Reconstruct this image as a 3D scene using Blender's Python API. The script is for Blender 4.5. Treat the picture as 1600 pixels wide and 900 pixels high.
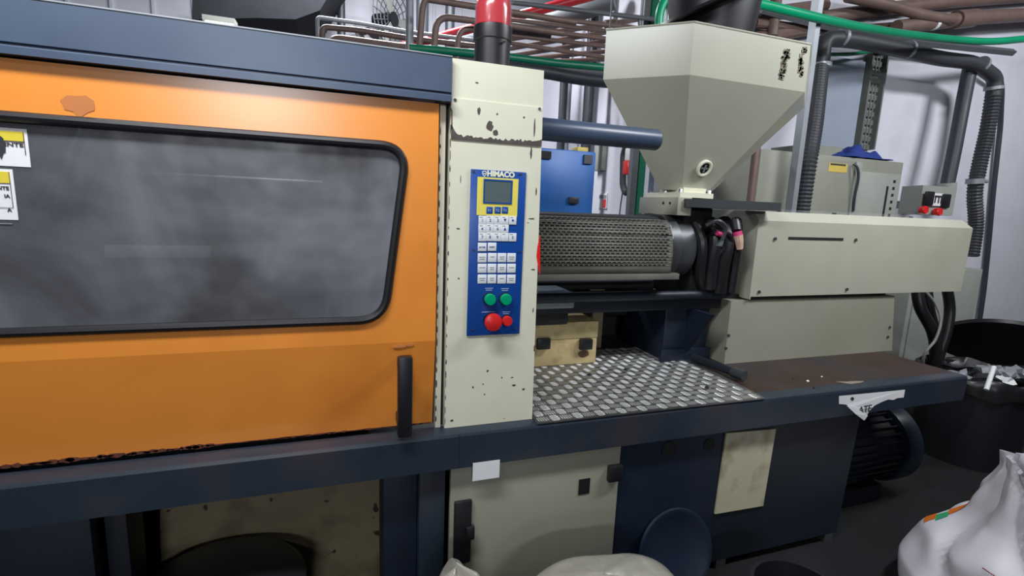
import bpy, bmesh, math, random
from mathutils import Vector, Matrix, noise
random.seed(7)
for _o in list(bpy.data.objects): bpy.data.objects.remove(_o)
SC = bpy.context.scene
COL = SC.collection
# ------------------------------------------------------------ camera
cam_data = bpy.data.cameras.new('camera'); cam = bpy.data.objects.new('camera', cam_data); COL.objects.link(cam)
cam_data.sensor_width = 36.0; cam_data.lens = 17.48; cam_data.clip_start = 0.02; cam_data.clip_end = 100
def _cam():
    a, b, c = 0.3367, 0.16416, -0.041
    ca, sa, cb, sb, cc, sc_ = math.cos(a), math.sin(a), math.cos(b), math.sin(b), math.cos(c), math.sin(c)
    f = Vector((sa*cb, ca*cb, -sb)); r = Vector((ca, -sa, 0)); d = f.cross(r)
    r2 = cc*r + sc_*d; d2 = -sc_*r + cc*d
    m = Matrix((( r2.x, -d2.x, -f.x, 0.0), (r2.y, -d2.y, -f.y, -1.5), (r2.z, -d2.z, -f.z, 1.5), (0, 0, 0, 1)))
    return m
cam.matrix_world = _cam()
SC.camera = cam
# ------------------------------------------------------------ world, lamps, exposure
w = bpy.data.worlds.new('world'); SC.world = w; w.use_nodes = True
w.node_tree.nodes['Background'].inputs[0].default_value = (0.75, 0.8, 0.95, 1)
w.node_tree.nodes['Background'].inputs[1].default_value = 0.25
SC.view_settings.view_transform = 'Standard'; SC.view_settings.look = 'None'
SC.view_settings.exposure = 0.0; SC.view_settings.gamma = 1.0; SC.view_settings.use_curve_mapping = False
def area(name, loc, target, sx, sy, power, color=(0.93, 0.96, 1.0), spread=180):
    l = bpy.data.lights.new(name, 'AREA'); l.shape = 'RECTANGLE'; l.size = sx; l.size_y = sy; l.energy = power; l.color = color; l.spread = math.radians(spread)
    o = bpy.data.objects.new(name, l); COL.objects.link(o); o.location = loc
    o.rotation_euler = (Vector(target)-Vector(loc)).to_track_quat('-Z', 'Y').to_euler()
    return o
area('lamp_over_machine', (2.7, -0.85, 3.15), (2.4, 0.6, 1.9), 1.3, 0.22, 66)
area('lamp_over_door', (-0.5, -0.85, 2.95), (-0.35, 0.2, 1.6), 1.3, 0.22, 49)
area('lamp_behind', (-1.05, -6.9, 2.85), (-0.9, -3.5, 0.5), 1.3, 0.22, 90)
area('window_glare_fill', (-1.01, -8.8, 1.62), (-1.01, 0, 1.62), 0.9, 0.7, 30, (0.85, 0.92, 1.0))  # unseen light added behind the camera for glare on the door window
area('lamp_left', (-2.1, -2.7, 3.3), (-1.5, -1.8, 0), 0.9, 0.2, 14)
area('lamp_right', (6.0, -1.3, 4.3), (6.0, 2.1, 2.2), 1.4, 0.4, 56, spread=120)
area('lamp_far_hall', (0.5, 3.9, 4.3), (0.5, 4.6, 0), 2.6, 0.4, 230)

# ------------------------------------------------------------ materials
def mat(name, color, rough=0.5, metal=0.0, var=0.08, vscale=4.0, bump=0.0, bscale=60.0, spec=0.5, chips=None, chip_amt=0.0, chip_scale=14.0, coat=0.0, dirt=None, dirt_amt=0.0, dirt_scale=2.5):
    m = bpy.data.materials.new(name); m.use_nodes = True
    nt = m.node_tree; N = nt.nodes; L = nt.links; b = N['Principled BSDF']
    b.inputs['Roughness'].default_value = rough; b.inputs['Metallic'].default_value = metal
    b.inputs['Specular IOR Level'].default_value = spec; b.inputs['Coat Weight'].default_value = coat
    tc = N.new('ShaderNodeTexCoord')
    no = N.new('ShaderNodeTexNoise'); no.inputs['Scale'].default_value = vscale; no.inputs['Detail'].default_value = 5
    L.new(tc.outputs['Object'], no.inputs['Vector'])
    mr = N.new('ShaderNodeMapRange'); mr.inputs['From Min'].default_value = 0.3; mr.inputs['From Max'].default_value = 0.7
    mr.inputs['To Min'].default_value = 1-var; mr.inputs['To Max'].default_value = 1+var
    L.new(no.outputs['Fac'], mr.inputs['Value'])
    mx = N.new('ShaderNodeMix'); mx.data_type = 'RGBA'; mx.blend_type = 'MULTIPLY'; mx.inputs['Factor'].default_value = 1
    mx.inputs['A'].default_value = (*color, 1); L.new(mr.outputs['Result'], mx.inputs['B'])
    out = mx.outputs['Result']
    def layer(col, amt, sc, lo, soft, detail):
        nonlocal out
        n2 = N.new('ShaderNodeTexNoise'); n2.inputs['Scale'].default_value = sc; n2.inputs['Detail'].default_value = detail
        L.new(tc.outputs['Object'], n2.inputs['Vector'])
        r2 = N.new('ShaderNodeMapRange'); r2.inputs['From Min'].default_value = lo; r2.inputs['From Max'].default_value = lo+soft
        L.new(n2.outputs['Fac'], r2.inputs['Value'])
        m2 = N.new('ShaderNodeMix'); m2.data_type = 'RGBA'; m2.inputs['B'].default_value = (*col, 1)
        ml = N.new('ShaderNodeMath'); ml.operation = 'MULTIPLY'; ml.inputs[1].default_value = amt
        L.new(r2.outputs['Result'], ml.inputs[0]); L.new(ml.outputs[0], m2.inputs['Factor'])
        L.new(out, m2.inputs['A']); out = m2.outputs['Result']
    if dirt: layer(dirt, dirt_amt, dirt_scale, 0.5, 0.22, 8)
    if chips: layer(chips, 1.0, chip_scale, 0.74-chip_amt, 0.02, 3)
    L.new(out, b.inputs['Base Color'])
    if bump:
        nb = N.new('ShaderNodeTexNoise'); nb.inputs['Scale'].default_value = bscale; nb.inputs['Detail'].default_value = 3
        L.new(tc.outputs['Object'], nb.inputs['Vector'])
        bp = N.new('ShaderNodeBump'); bp.inputs['Strength'].default_value = bump; bp.inputs['Distance'].default_value = 0.01
        L.new(nb.outputs['Fac'], bp.inputs['Height']); L.new(bp.outputs['Normal'], b.inputs['Normal'])
    return m
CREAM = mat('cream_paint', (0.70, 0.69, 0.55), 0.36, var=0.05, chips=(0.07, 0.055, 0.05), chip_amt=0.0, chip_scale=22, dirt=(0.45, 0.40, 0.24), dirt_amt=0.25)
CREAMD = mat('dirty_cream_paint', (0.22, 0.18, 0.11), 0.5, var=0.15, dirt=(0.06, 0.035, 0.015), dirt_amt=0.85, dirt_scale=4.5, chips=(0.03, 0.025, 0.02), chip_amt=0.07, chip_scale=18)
PLATEC = mat('stained_cream_plate', (0.50, 0.47, 0.33), 0.5, var=0.12, dirt=(0.16, 0.10, 0.045), dirt_amt=0.8, dirt_scale=7.0)
CREAML = mat('darker_cream_paint', (0.29, 0.285, 0.225), 0.45, var=0.07, dirt=(0.19, 0.175, 0.125), dirt_amt=0.45, dirt_scale=2.0)  # darker cream for the service door and lower cover, uneven in tone
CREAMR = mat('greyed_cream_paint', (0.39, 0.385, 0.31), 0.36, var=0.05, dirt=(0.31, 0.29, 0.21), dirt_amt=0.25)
HOPPERM = mat('hopper_paint', (0.36, 0.36, 0.29), 0.27, spec=0.35, var=0.04, dirt=(0.42, 0.42, 0.3), dirt_amt=0.2)
ORANGE = mat('orange_paint', (0.80, 0.275, 0.04), 0.3, var=0.05, vscale=3, bump=0.04, bscale=4, dirt=(0.50, 0.13, 0.015), dirt_amt=0.35, coat=0.6)
NAVY = mat('blue_grey_paint', (0.050, 0.075, 0.125), 0.36, var=0.1, dirt=(0.12, 0.15, 0.19), dirt_amt=0.3)
RAIL = mat('worn_navy_paint', (0.020, 0.031, 0.048), 0.34, var=0.15, dirt=(0.062, 0.038, 0.036), dirt_amt=0.55, dirt_scale=4)
DECK = mat('rusty_deck', (0.045, 0.026, 0.020), 0.45, spec=0.3, var=0.25, dirt=(0.024, 0.028, 0.038), dirt_amt=0.8, dirt_scale=2.2)
BLUEP = mat('deep_blue_paint', (0.006, 0.013, 0.030), 0.5, var=0.2, dirt=(0.02, 0.02, 0.025), dirt_amt=0.5)
DKBLUE = mat('dark_blue_casting', (0.008, 0.012, 0.020), 0.5, var=0.2)
BLACKR = mat('black_rubber', (0.012, 0.012, 0.014), 0.38, var=0.15)
BLACKP = mat('black_plastic', (0.010, 0.010, 0.013), 0.42, var=0.1)
GLUE = mat('dried_glue', (0.16, 0.135, 0.10), 0.8, var=0.5, vscale=60)
DARK = mat('dark_grime_and_shade', (0.008, 0.008, 0.009), 0.7, var=0.3)  # grime and dark parts, also painted shade in gaps
CHIP = mat('bare_paint_chip', (0.075, 0.06, 0.055), 0.6, var=0.25, vscale=40)
RUSTC = mat('rust_chip', (0.10, 0.028, 0.014), 0.7, var=0.3, vscale=30)
STEEL = mat('galvanised_steel', (0.30, 0.32, 0.35), 0.45, 0.35, var=0.12)
CHROME = mat('chrome', (0.6, 0.6, 0.6), 0.2, 1.0, var=0.05)
ALU = mat('tread_aluminium', (0.27, 0.27, 0.27), 0.36, 0.85, var=0.2, vscale=6, dirt=(0.17, 0.15, 0.13), dirt_amt=0.6, dirt_scale=5)
ALUB = mat('tread_bar_aluminium', (0.46, 0.46, 0.45), 0.42, 0.6, var=0.15, vscale=20)
WALLM = mat('white_wall_plaster', (0.62, 0.62, 0.69), 0.75, var=0.05, vscale=1.5, dirt=(0.45, 0.43, 0.47), dirt_amt=0.45, dirt_scale=1.6)
FLOORM = mat('concrete_floor', (0.017, 0.0175, 0.019), 0.7, spec=0.12, var=0.2, dirt=(0.015, 0.015, 0.015), dirt_amt=0.7, dirt_scale=1.8)
CEILM = mat('ceiling_panel', (0.08, 0.083, 0.09), 0.8)
DIMW = mat('grey_hall_wall', (0.08, 0.083, 0.09), 0.8)
BROWN = mat('brown_pipe_paint', (0.15, 0.095, 0.08), 0.5, var=0.15, vscale=8)
GREEN = mat('green_pipe_paint', (0.0, 0.26, 0.12), 0.35, var=0.08)
GREEND = mat('dark_green_pipe_paint', (0.0, 0.12, 0.06), 0.4, var=0.08)
REDP = mat('red_pipe_paint', (0.45, 0.02, 0.03), 0.3)
DARKG = mat('dark_duct_paint', (0.02, 0.021, 0.025), 0.8, spec=0.1)
GREYM = mat('grey_beam_paint', (0.10, 0.11, 0.12), 0.5)
HOSEM = mat('dark_grey_hose', (0.038, 0.04, 0.048), 0.5, var=0.12)
DPIPE = mat('dark_conduit', (0.035, 0.04, 0.05), 0.45)
BLUEC = mat('bright_blue_paint', (0.014, 0.13, 0.46), 0.4, var=0.1)
CABM = mat('grey_beige_cabinet', (0.25, 0.255, 0.21), 0.5, var=0.06)
CABL = mat('light_grey_paint', (0.31, 0.325, 0.29), 0.5, var=0.06)
CLOTH = mat('royal_blue_cloth', (0.012, 0.035, 0.22), 0.85, bump=0.4, bscale=25)
WHITEC = mat('white_woven_plastic', (0.78, 0.76, 0.82), 0.5, var=0.03, bump=0.12, bscale=220)
WHITEP = mat('white_paper', (0.78, 0.78, 0.8), 0.6, var=0.03)
YELLOWP = mat('yellow_print', (0.72, 0.58, 0.04), 0.55)
INK = mat('black_ink', (0.03, 0.03, 0.035), 0.6)
SOOT = mat('grey_ink', (0.25, 0.26, 0.28), 0.6)
WOOD = mat('stained_yellow_block', (0.62, 0.49, 0.25), 0.45, var=0.12, vscale=9, dirt=(0.18, 0.09, 0.035), dirt_amt=0.7, dirt_scale=11)
PERF = mat('dusty_perforated_steel', (0.125, 0.12, 0.105), 0.6, 0.0, var=0.2, vscale=7)
GUN = mat('gunmetal', (0.07, 0.075, 0.082), 0.4, 0.4, var=0.15)
CASTG = mat('grey_casting', (0.17, 0.20, 0.20), 0.45, var=0.15)
PANB = mat('panel_blue', (0.006, 0.06, 0.30), 0.35, var=0.03)
PANY = mat('panel_yellow', (0.78, 0.68, 0.12), 0.4, var=0.03)
LCD = mat('lcd_glass', (0.10, 0.135, 0.14), 0.12, var=0.05)
KEYW = mat('white_key', (0.72, 0.75, 0.78), 0.4, var=0.02)
KEYM = mat('pale_membrane_key', (0.36, 0.42, 0.60), 0.4, var=0.02)
KEYI = mat('key_print_blue', (0.02, 0.05, 0.25), 0.5)
GRNB = mat('green_button', (0.0, 0.33, 0.15), 0.25)
REDB = mat('red_button', (0.62, 0.02, 0.02), 0.3)
REDP2 = mat('bright_red_plastic', (0.75, 0.02, 0.02), 0.3)
LETY = mat('cream_lettering', (0.85, 0.84, 0.6), 0.5)
PINK = mat('pink_tape', (0.55, 0.04, 0.16), 0.5)
SKINF = mat('pale_foam_wrap', (0.62, 0.40, 0.30), 0.6, var=0.15, vscale=40)
PLASTY = mat('yellow_print_dull', (0.62, 0.46, 0.10), 0.5)
ORPR = mat('orange_print', (0.80, 0.20, 0.02), 0.5)
GRPR = mat('green_print', (0.05, 0.42, 0.18), 0.5)
SEAM = mat('maroon_stitch', (0.28, 0.05, 0.08), 0.6)
WIRE = mat('grey_cable', (0.22, 0.22, 0.20), 0.5)
def red_dome():
    m = mat('red_beacon_lens', (0.42, 0.002, 0.015), 0.22); b = m.node_tree.nodes['Principled BSDF']
    b.inputs['Coat Weight'].default_value = 0.2
    return m
LENS = red_dome()
def clear(name, col, alpha, rough):
    m = mat(name, col, rough); b = m.node_tree.nodes['Principled BSDF']; b.inputs['Alpha'].default_value = alpha
    return m
CLEAR = clear('clear_plastic', (0.75, 0.78, 0.8), 0.05, 0.25)
def pane_mat():
    m = bpy.data.materials.new('scratched_smoky_plastic'); m.use_nodes = True
    nt = m.node_tree; N = nt.nodes; L = nt.links; b = N['Principled BSDF']
    tc = N.new('ShaderNodeTexCoord'); no = N.new('ShaderNodeTexNoise'); no.inputs['Scale'].default_value = 2.3; no.inputs['Detail'].default_value = 8
    no.inputs['Distortion'].default_value = 0.6
    L.new(tc.outputs['Object'], no.inputs['Vector'])
    cr = N.new('ShaderNodeValToRGB'); cr.color_ramp.elements[0].position = 0.36; cr.color_ramp.elements[0].color = (0.07, 0.071, 0.08, 1)
    cr.color_ramp.elements[1].position = 0.75; cr.color_ramp.elements[1].color = (0.30, 0.305, 0.35, 1)  # pale end paints haze glare on top of the scratch haze
    L.new(no.outputs['Fac'], cr.inputs['Fac']); L.new(cr.outputs['Color'], b.inputs['Base Color'])
    b.inputs['Roughness'].default_value = 0.22; b.inputs['Alpha'].default_value = 0.60
    n2 = N.new('ShaderNodeTexNoise'); n2.inputs['Scale'].default_value = 5; n2.inputs['Detail'].default_value = 2
    L.new(tc.outputs['Object'], n2.inputs['Vector'])
    bp = N.new('ShaderNodeBump'); bp.inputs['Strength'].default_value = 0.35; bp.inputs['Distance'].default_value = 0.03
    L.new(n2.outputs['Fac'], bp.inputs['Height']); L.new(bp.outputs['Normal'], b.inputs['Normal'])
    n3 = N.new('ShaderNodeTexNoise'); n3.inputs['Scale'].default_value = 9; n3.inputs['Detail'].default_value = 4
    L.new(tc.outputs['Object'], n3.inputs['Vector'])
    m3 = N.new('ShaderNodeMapRange'); m3.inputs['To Min'].default_value = 0.14; m3.inputs['To Max'].default_value = 0.5
    L.new(n3.outputs['Fac'], m3.inputs['Value']); L.new(m3.outputs['Result'], b.inputs['Roughness'])
    return m
PANE = pane_mat(); ORANGE.node_tree.nodes['Principled BSDF'].inputs['Coat Roughness'].default_value = 0.24
def film_mat():
    m = mat('translucent_plastic_film', (0.36, 0.345, 0.30), 0.2, var=0.2, vscale=7, bump=0.9, bscale=11, dirt=(0.36, 0.34, 0.28), dirt_amt=0.5, dirt_scale=5)
    m.node_tree.nodes['Principled BSDF'].inputs['Alpha'].default_value = 0.93
    return m
FILM = film_mat()

# ------------------------------------------------------------ helpers
def BM(): return bmesh.new()
def V(*a): return Vector(a)
def root(name, label, cat, loc, group=None):
    o = bpy.data.objects.new(name, None); COL.objects.link(o); o.location = loc
    o.empty_display_size = 0.1
    o['label'] = label; o['category'] = cat
    if group: o['group'] = group
    return o
def wloc(o):
    p = V(0, 0, 0)
    while o: p = p+o.location; o = o.parent
    return p
def obj(name, bm, m, parent=None, label=None, cat=None, group=None, kind=None, smooth=35, sol=None):
    bmesh.ops.remove_doubles(bm, verts=bm.verts, dist=1e-5)
    bmesh.ops.recalc_face_normals(bm, faces=bm.faces)
    me = bpy.data.meshes.new(name); bm.to_mesh(me); bm.free()
    xs = [v.co for v in me.vertices]
    if xs:
        c = V((min(v.x for v in xs)+max(v.x for v in xs))/2, (min(v.y for v in xs)+max(v.y for v in xs))/2, min(v.z for v in xs))
        me.transform(Matrix.Translation(-c))
    else: c = V(0, 0, 0)
    if smooth:
        for p in me.polygons: p.use_smooth = True
        me.set_sharp_from_angle(angle=math.radians(smooth))
    me.materials.append(m)
    o = bpy.data.objects.new(name, me); COL.objects.link(o)
    if parent: o.parent = parent; o.location = c-wloc(parent)
    else: o.location = c
    if label: o['label'] = label
    if cat: o['category'] = cat
    if group: o['group'] = group
    if kind: o['kind'] = kind
    if sol:
        md = o.modifiers.new('thickness', 'SOLIDIFY'); md.thickness = sol; md.offset = 0
    return o
def box(bm, x0, x1, y0, y1, z0, z1, bev=0.0, M=None):
    r = bmesh.ops.create_cube(bm, size=1.0); vs = r['verts']
    for v in vs: v.co = V(x0+(v.co.x+.5)*(x1-x0), y0+(v.co.y+.5)*(y1-y0), z0+(v.co.z+.5)*(z1-z0))
    if bev:
        es = list({e for v in vs for e in v.link_edges})
        g = bmesh.ops.bevel(bm, geom=es, offset=bev, segments=2, affect='EDGES', profile=0.5)
        vs = list({v for f in g['faces'] for v in f.verts} | {v for v in vs if v.is_valid})
    if M is not None:
        for v in vs: v.co = M @ v.co
    return bm
def B(*a, **k): return box(BM(), *a, **k)
def prism(bm, pts, lo, hi, axis='Y'):
    def mk(p, d):
        if axis == 'Y': return V(p[0], d, p[1])
        if axis == 'X': return V(d, p[0], p[1])
        return V(p[0], p[1], d)
    a = [bm.verts.new(mk(p, lo)) for p in pts]; b = [bm.verts.new(mk(p, hi)) for p in pts]
    n = len(pts)
    bm.faces.new(a); bm.faces.new(b[::-1])
    for i in range(n): bm.faces.new((a[i], b[i], b[(i+1) % n], a[(i+1) % n]))
    return bm
def frame(d):
    d = d.normalized(); u = d.cross(V(0, 0, 1))
    if u.length < 1e-3: u = d.cross(V(1, 0, 0))
    u.normalize(); return u, d.cross(u).normalized()
def cyl(bm, p0, p1, r, seg=20, r2=None, cap=True):
    p0 = Vector(p0); p1 = Vector(p1); u, w_ = frame(p1-p0); r2 = r if r2 is None else r2
    A_ = [bm.verts.new(p0+(u*math.cos(t)+w_*math.sin(t))*r) for t in [2*math.pi*i/seg for i in range(seg)]]
    B_ = [bm.verts.new(p1+(u*math.cos(t)+w_*math.sin(t))*r2) for t in [2*math.pi*i/seg for i in range(seg)]]
    for i in range(seg): bm.faces.new((A_[i], A_[(i+1) % seg], B_[(i+1) % seg], B_[i]))
    if cap: bm.faces.new(A_[::-1]); bm.faces.new(B_)
    return bm
def C(*a, **k): return cyl(BM(), *a, **k)
def lathe(bm, prof, c, axis='Z', seg=40, M=None):
    """prof: list of (radius, height)"""
    c = Vector(c); rings = []
    for r, h in prof:
        ring = []
        for i in range(seg):
            t = 2*math.pi*i/seg; a, b = r*math.cos(t), r*math.sin(t)
            p = V(a, b, h) if axis == 'Z' else (V(h, a, b) if axis == 'X' else V(a, h, b))
            if M is not None: p = M @ p
            ring.append(bm.verts.new(c+p))
        rings.append(ring)
    for k in range(len(rings)-1):
        for i in range(seg): bm.faces.new((rings[k][i], rings[k][(i+1) % seg], rings[k+1][(i+1) % seg], rings[k+1][i]))
    if prof[0][0] > 1e-6 and prof[0] != prof[-1]: bm.faces.new(rings[0][::-1])
    if prof[-1][0] > 1e-6 and prof[0] != prof[-1]: bm.faces.new(rings[-1])
    return bm
def smoothpath(pts, n=8):
    P = [Vector(p) for p in pts]; P = [P[0]*2-P[1]]+P+[P[-1]*2-P[-2]]; out = []
    for i in range(1, len(P)-2):
        for k in range(n):
            t = k/n; a, b, c, d = P[i-1], P[i], P[i+1], P[i+2]
            out.append(0.5*((2*b)+(c-a)*t+(2*a-5*b+4*c-d)*t*t+(-a+3*b-3*c+d)*t**3))
    out.append(P[-2]); return out
def rounded(pts, rad, n=5):
    P = [Vector(p) for p in pts]; out = [P[0]]
    for i in range(1, len(P)-1):
        a = (P[i-1]-P[i]); b = (P[i+1]-P[i]); r = min(rad, a.length*.45, b.length*.45)
        s = P[i]+a.normalized()*r; e = P[i]+b.normalized()*r
        for k in range(n+1):
            t = k/n; out.append(s*(1-t)**2+P[i]*2*t*(1-t)+e*t*t)
    out.append(P[-1]); return out
def sweep(bm, path, r, seg=10, rf=None):
    prev = None; rings = []; n = len(path)
    for i, p in enumerate(path):
        d = (path[min(i+1, n-1)]-path[max(i-1, 0)]).normalized()
        if prev is None: u, _ = frame(d)
        else:
            u = prev-d*prev.dot(d)
            if u.length < 1e-4: u, _ = frame(d)
            u.normalize()
        prev = u; w_ = d.cross(u); rr = rf(i) if rf else r
        rings.append([bm.verts.new(p+(u*math.cos(t)+w_*math.sin(t))*rr) for t in [2*math.pi*k/seg for k in range(seg)]])
    for k in range(n-1):
        for i in range(seg): bm.faces.new((rings[k][i], rings[k][(i+1) % seg], rings[k+1][(i+1) % seg], rings[k+1][i]))
    bm.faces.new(rings[0][::-1]); bm.faces.new(rings[-1])
    return bm
def pipe(pts, r, rad=0.1, seg=12): return sweep(BM(), rounded(pts, rad), r, seg)
def corrugated(pts, r, pitch=0.02, seg=14, amp=0.12, rad=0.12):
    path = rounded(pts, rad, 8); L_ = [0]
    for i in range(1, len(path)): L_.append(L_[-1]+(path[i]-path[i-1]).length)
    n = int(L_[-1]/(pitch/2)); out = []; j = 0
    for k in range(n+1):
        s = L_[-1]*k/n
        while j < len(L_)-2 and L_[j+1] < s: j += 1
        t = (s-L_[j])/max(1e-6, L_[j+1]-L_[j]); out.append(path[j].lerp(path[j+1], min(1, t)))
    return sweep(BM(), out, r, seg, rf=lambda i: r*(1+(amp if i % 2 else -amp*.3)))
def text(s, size, loc, m, parent, name='lettering', ext=0.0006, align='CENTER', ry=0.0, label=None, sx=1.0, bold=0.0, rz=0.0):
    cu = bpy.data.curves.new(name, 'FONT'); cu.body = s; cu.size = size; cu.extrude = ext; cu.align_x = align; cu.align_y = 'CENTER'; cu.offset = bold
    cu.resolution_u = 3
    to = bpy.data.objects.new(name, cu)
    me = bpy.data.meshes.new_from_object(to); bpy.data.objects.remove(to)
    me.transform(Matrix.Rotation(rz, 4, 'Z') @ Matrix.Rotation(ry, 4, 'Y') @ Matrix.Rotation(math.pi/2, 4, 'X') @ Matrix.Diagonal((sx, 1, 1, 1)))
    me.materials.clear(); me.materials.append(m)
    o = bpy.data.objects.new(name, me); COL.objects.link(o); o.parent = parent; o.location = Vector(loc)-wloc(parent)
    if label: o['label'] = label
    return o
def blob2d(cx, cz, rx, rz, n=14, jit=0.3, seed=0):
    r = random.Random(seed); return [(cx+math.cos(2*math.pi*i/n)*rx*(1+r.uniform(-jit, jit)), cz+math.sin(2*math.pi*i/n)*rz*(1+r.uniform(-jit, jit))) for i in range(n)]

# ------------------------------------------------------------ the room
def struct(name, bm, m): return obj(name, bm, m, kind='structure', smooth=0)
struct('floor', B(-6, 9.5, -9, 6.2, -0.1, 0), FLOORM)
struct('wall_back', B(3.0, 9.5, 2.1, 2.25, 0, 4.8), WALLM)
struct('wall_side', B(3.0, 3.15, 2.1, 6.0, 0, 4.8), WALLM)
wf = struct('wall_far', B(-6, 3.15, 6.0, 6.15, 0, 4.8), WALLM)
struct('wall_left', B(-6.15, -6, -9, 6.15, 0, 4.8), DIMW)
struct('wall_right', B(9.5, 9.65, -9, 2.25, 0, 4.8), WALLM)
struct('wall_front', B(-6, 9.5, -9.15, -9, 0, 4.8), DIMW)
struct('ceiling', B(-6.15, 9.65, -9.15, 6.15, 4.8, 4.9), CEILM)
# cladding ribs on the far wall
for i in range(16):
    x = -4.6+i*0.42
    obj('cladding_rib', B(x, x+0.03, 5.975, 5.999, 0.02, 4.78), WALLM, parent=wf, smooth=0)

# ------------------------------------------------------------ machine bed
bed = root('machine_bed', 'long dark navy steel bed carrying the moulding machine, with rail, leg posts and panels', 'machine frame', (0.9, 0.4, 0.0))
# front rail with rounded top lip
prof = [(-0.045, 0.655), (0.02, 0.655), (0.02, 0.776), (-0.030, 0.776), (-0.041, 0.772), (-0.045, 0.764)]
obj('rail', prism(BM(), prof, -1.7, 2.865, 'X'), RAIL, bed, smooth=20)
obj('rail_seam', B(0.352, 0.3535, -0.0458, -0.04, 0.657, 0.77), DARK, bed, smooth=0)
obj('deck_plate', B(0.62, 2.865, 0.021, 1.05, 0.752, 0.7757), DECK, bed, smooth=0, label='brown rust-stained steel deck')
obj('end_beam', B(2.845, 2.866, 0.021, 1.05, 0.657, 0.751), RAIL, bed, smooth=0)
obj('left_bed_floor', B(-1.7, 0.619, 0.021, 1.05, 0.655, 0.68), RAIL, bed, smooth=0)
obj('rear_rail', B(-1.7, 2.844, 1.03, 1.05, 0.0, 0.75), DKBLUE, bed, smooth=0)
def leg(x0, x1, y0=-0.005, y1=0.12, m=RAIL): return obj('leg_post', B(x0, x1, y0, y1, 0.0, 0.654, bev=0.004), m, bed)
leg(0.232, 0.318); leg(0.12, 0.231, 0.03, 0.2, BLUEP); leg(-1.25, -0.665, 0.05, 0.12, BLUEP); leg(-0.655, -0.60, 0.10, 0.22, DKBLUE)
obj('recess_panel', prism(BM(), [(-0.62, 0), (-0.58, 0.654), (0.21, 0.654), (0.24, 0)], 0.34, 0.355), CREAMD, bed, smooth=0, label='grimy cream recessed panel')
# service door
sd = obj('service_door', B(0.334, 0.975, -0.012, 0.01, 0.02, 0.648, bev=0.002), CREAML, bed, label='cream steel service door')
hb = B((0.346,-0.030,0.529)[0], (0.407,-0.030,0.519)[0], -0.026, -0.0125, (0.383,-0.030,0.290)[2], (0.377,-0.030,0.522)[2], bev=0.005)
obj('latch_handle', hb, BLACKP, sd)
obj('latch_lever', B((0.386,-0.030,0.431)[0], (0.415,-0.030,0.426)[0], -0.04, -0.0262, (0.402,-0.030,0.383)[2], (0.401,-0.030,0.431)[2], bev=0.004), BLACKP, sd)
obj('hinge', B((0.922,-0.030,0.575)[0], (0.979,-0.030,0.567)[0], -0.034, -0.0125, (0.928,-0.030,0.508)[2], (0.923,-0.030,0.570)[2], bev=0.003), BLACKP, sd)
obj('black_label_plate', B((0.809,-0.013,0.527)[0], (0.854,-0.013,0.520)[0], -0.0145, -0.0125, (0.834,-0.013,0.467)[2], (0.830,-0.013,0.528)[2]), BLACKP, sd, smooth=0)
obj('front_panel', B(0.977, 1.455, 0.0, 0.02, 0.04, 0.654), BLUEP, bed, smooth=0, label='deep blue front panel')
p2 = obj('side_panel', prism(BM(), [(1.456, 0.04), (1.456, 0.654), (2.235, 0.654), (2.20, 0.04)], 0.0, 0.03), DKBLUE, bed, smooth=0, label='dark blue panel under the deck')
obj('end_panel', B(2.18, 2.2, 0.031, 0.9, 0.04, 0.654), DKBLUE, bed, smooth=0)
for x in (1.5, 2.13): obj('foot', B(x, x+0.05, 0.0, 0.06, 0.0, 0.039), GUN, bed, smooth=0)
c = (1.202,0.000,0.589); obj('cable_hole', lathe(BM(), [(.036, -.0002), (.036, -.003), (.001, -.0031)], (c[0], 0, c[2]), 'Y', 28), DARK, bed)
c = (1.392,0.000,0.584); obj('cable_hole', lathe(BM(), [(.027, -.0002), (.027, -.003), (.001, -.0031)], (c[0], 0, c[2]), 'Y', 28), DARK, bed)
obj('cover_plate', prism(BM(), [(1.467,-0.006,0.627)[::2], (1.727,-0.006,0.616)[::2], (1.713,-0.006,0.264)[::2], (1.456,-0.006,0.271)[::2]], -0.008, -0.0005), PLATEC, bed, smooth=0, label='oil-stained cream cover plate')
# paper on the service door and torn label on rail (things)
pp = obj('paper_note', B((0.399,-0.047,0.658)[0], (0.491,-0.047,0.645)[0], -0.0468, -0.0454, (0.401,-0.047,0.604)[2], (0.399,-0.047,0.667)[2]), WHITEP, label='blank white paper hanging from the rail in front of the cream service door', cat='paper', smooth=0)
tl = root('torn_paper_label', 'torn white paper label with black letters peeling off the dark rail at its right end', 'label', (2.140,-0.046,0.677))
pts = [(1311,619),(1414,609),(1412,621),(1402,622),(1396,625),(1388,624),(1380,628),(1370,632),(1366,633),(1358,640),(1352,655),(1340,648),(1330,636),(1322,632),(1311,631)]
TP = [(2.014,-0.046,0.751),(2.427,-0.046,0.744),(2.427,-0.046,0.707),(2.385,-0.046,0.708),(2.361,-0.046,0.701),(2.327,-0.046,0.707),(2.288,-0.046,0.699),(2.257,-0.046,0.690),(2.242,-0.046,0.685),(2.212,-0.048,0.665),(2.190,-0.052,0.627),(2.145,-0.052,0.653),(2.095,-0.048,0.694),(2.064,-0.046,0.708),(2.021,-0.046,0.715)]
bm = BM(); vs = [bm.verts.new(p) for p in TP]; bm.faces.new(vs); obj('paper', bm, WHITEP, tl, smooth=0, sol=0.0008)
bm = BM(); vs = [bm.verts.new(p) for p in ((2.064,-0.050,0.704),(2.107,-0.056,0.697),(2.181,-0.066,0.652),(2.168,-0.062,0.631),(2.115,-0.058,0.664))]; bm.faces.new(vs)
obj('curled_flap', bm, WHITEP, tl, smooth=0, sol=0.001)
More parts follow.
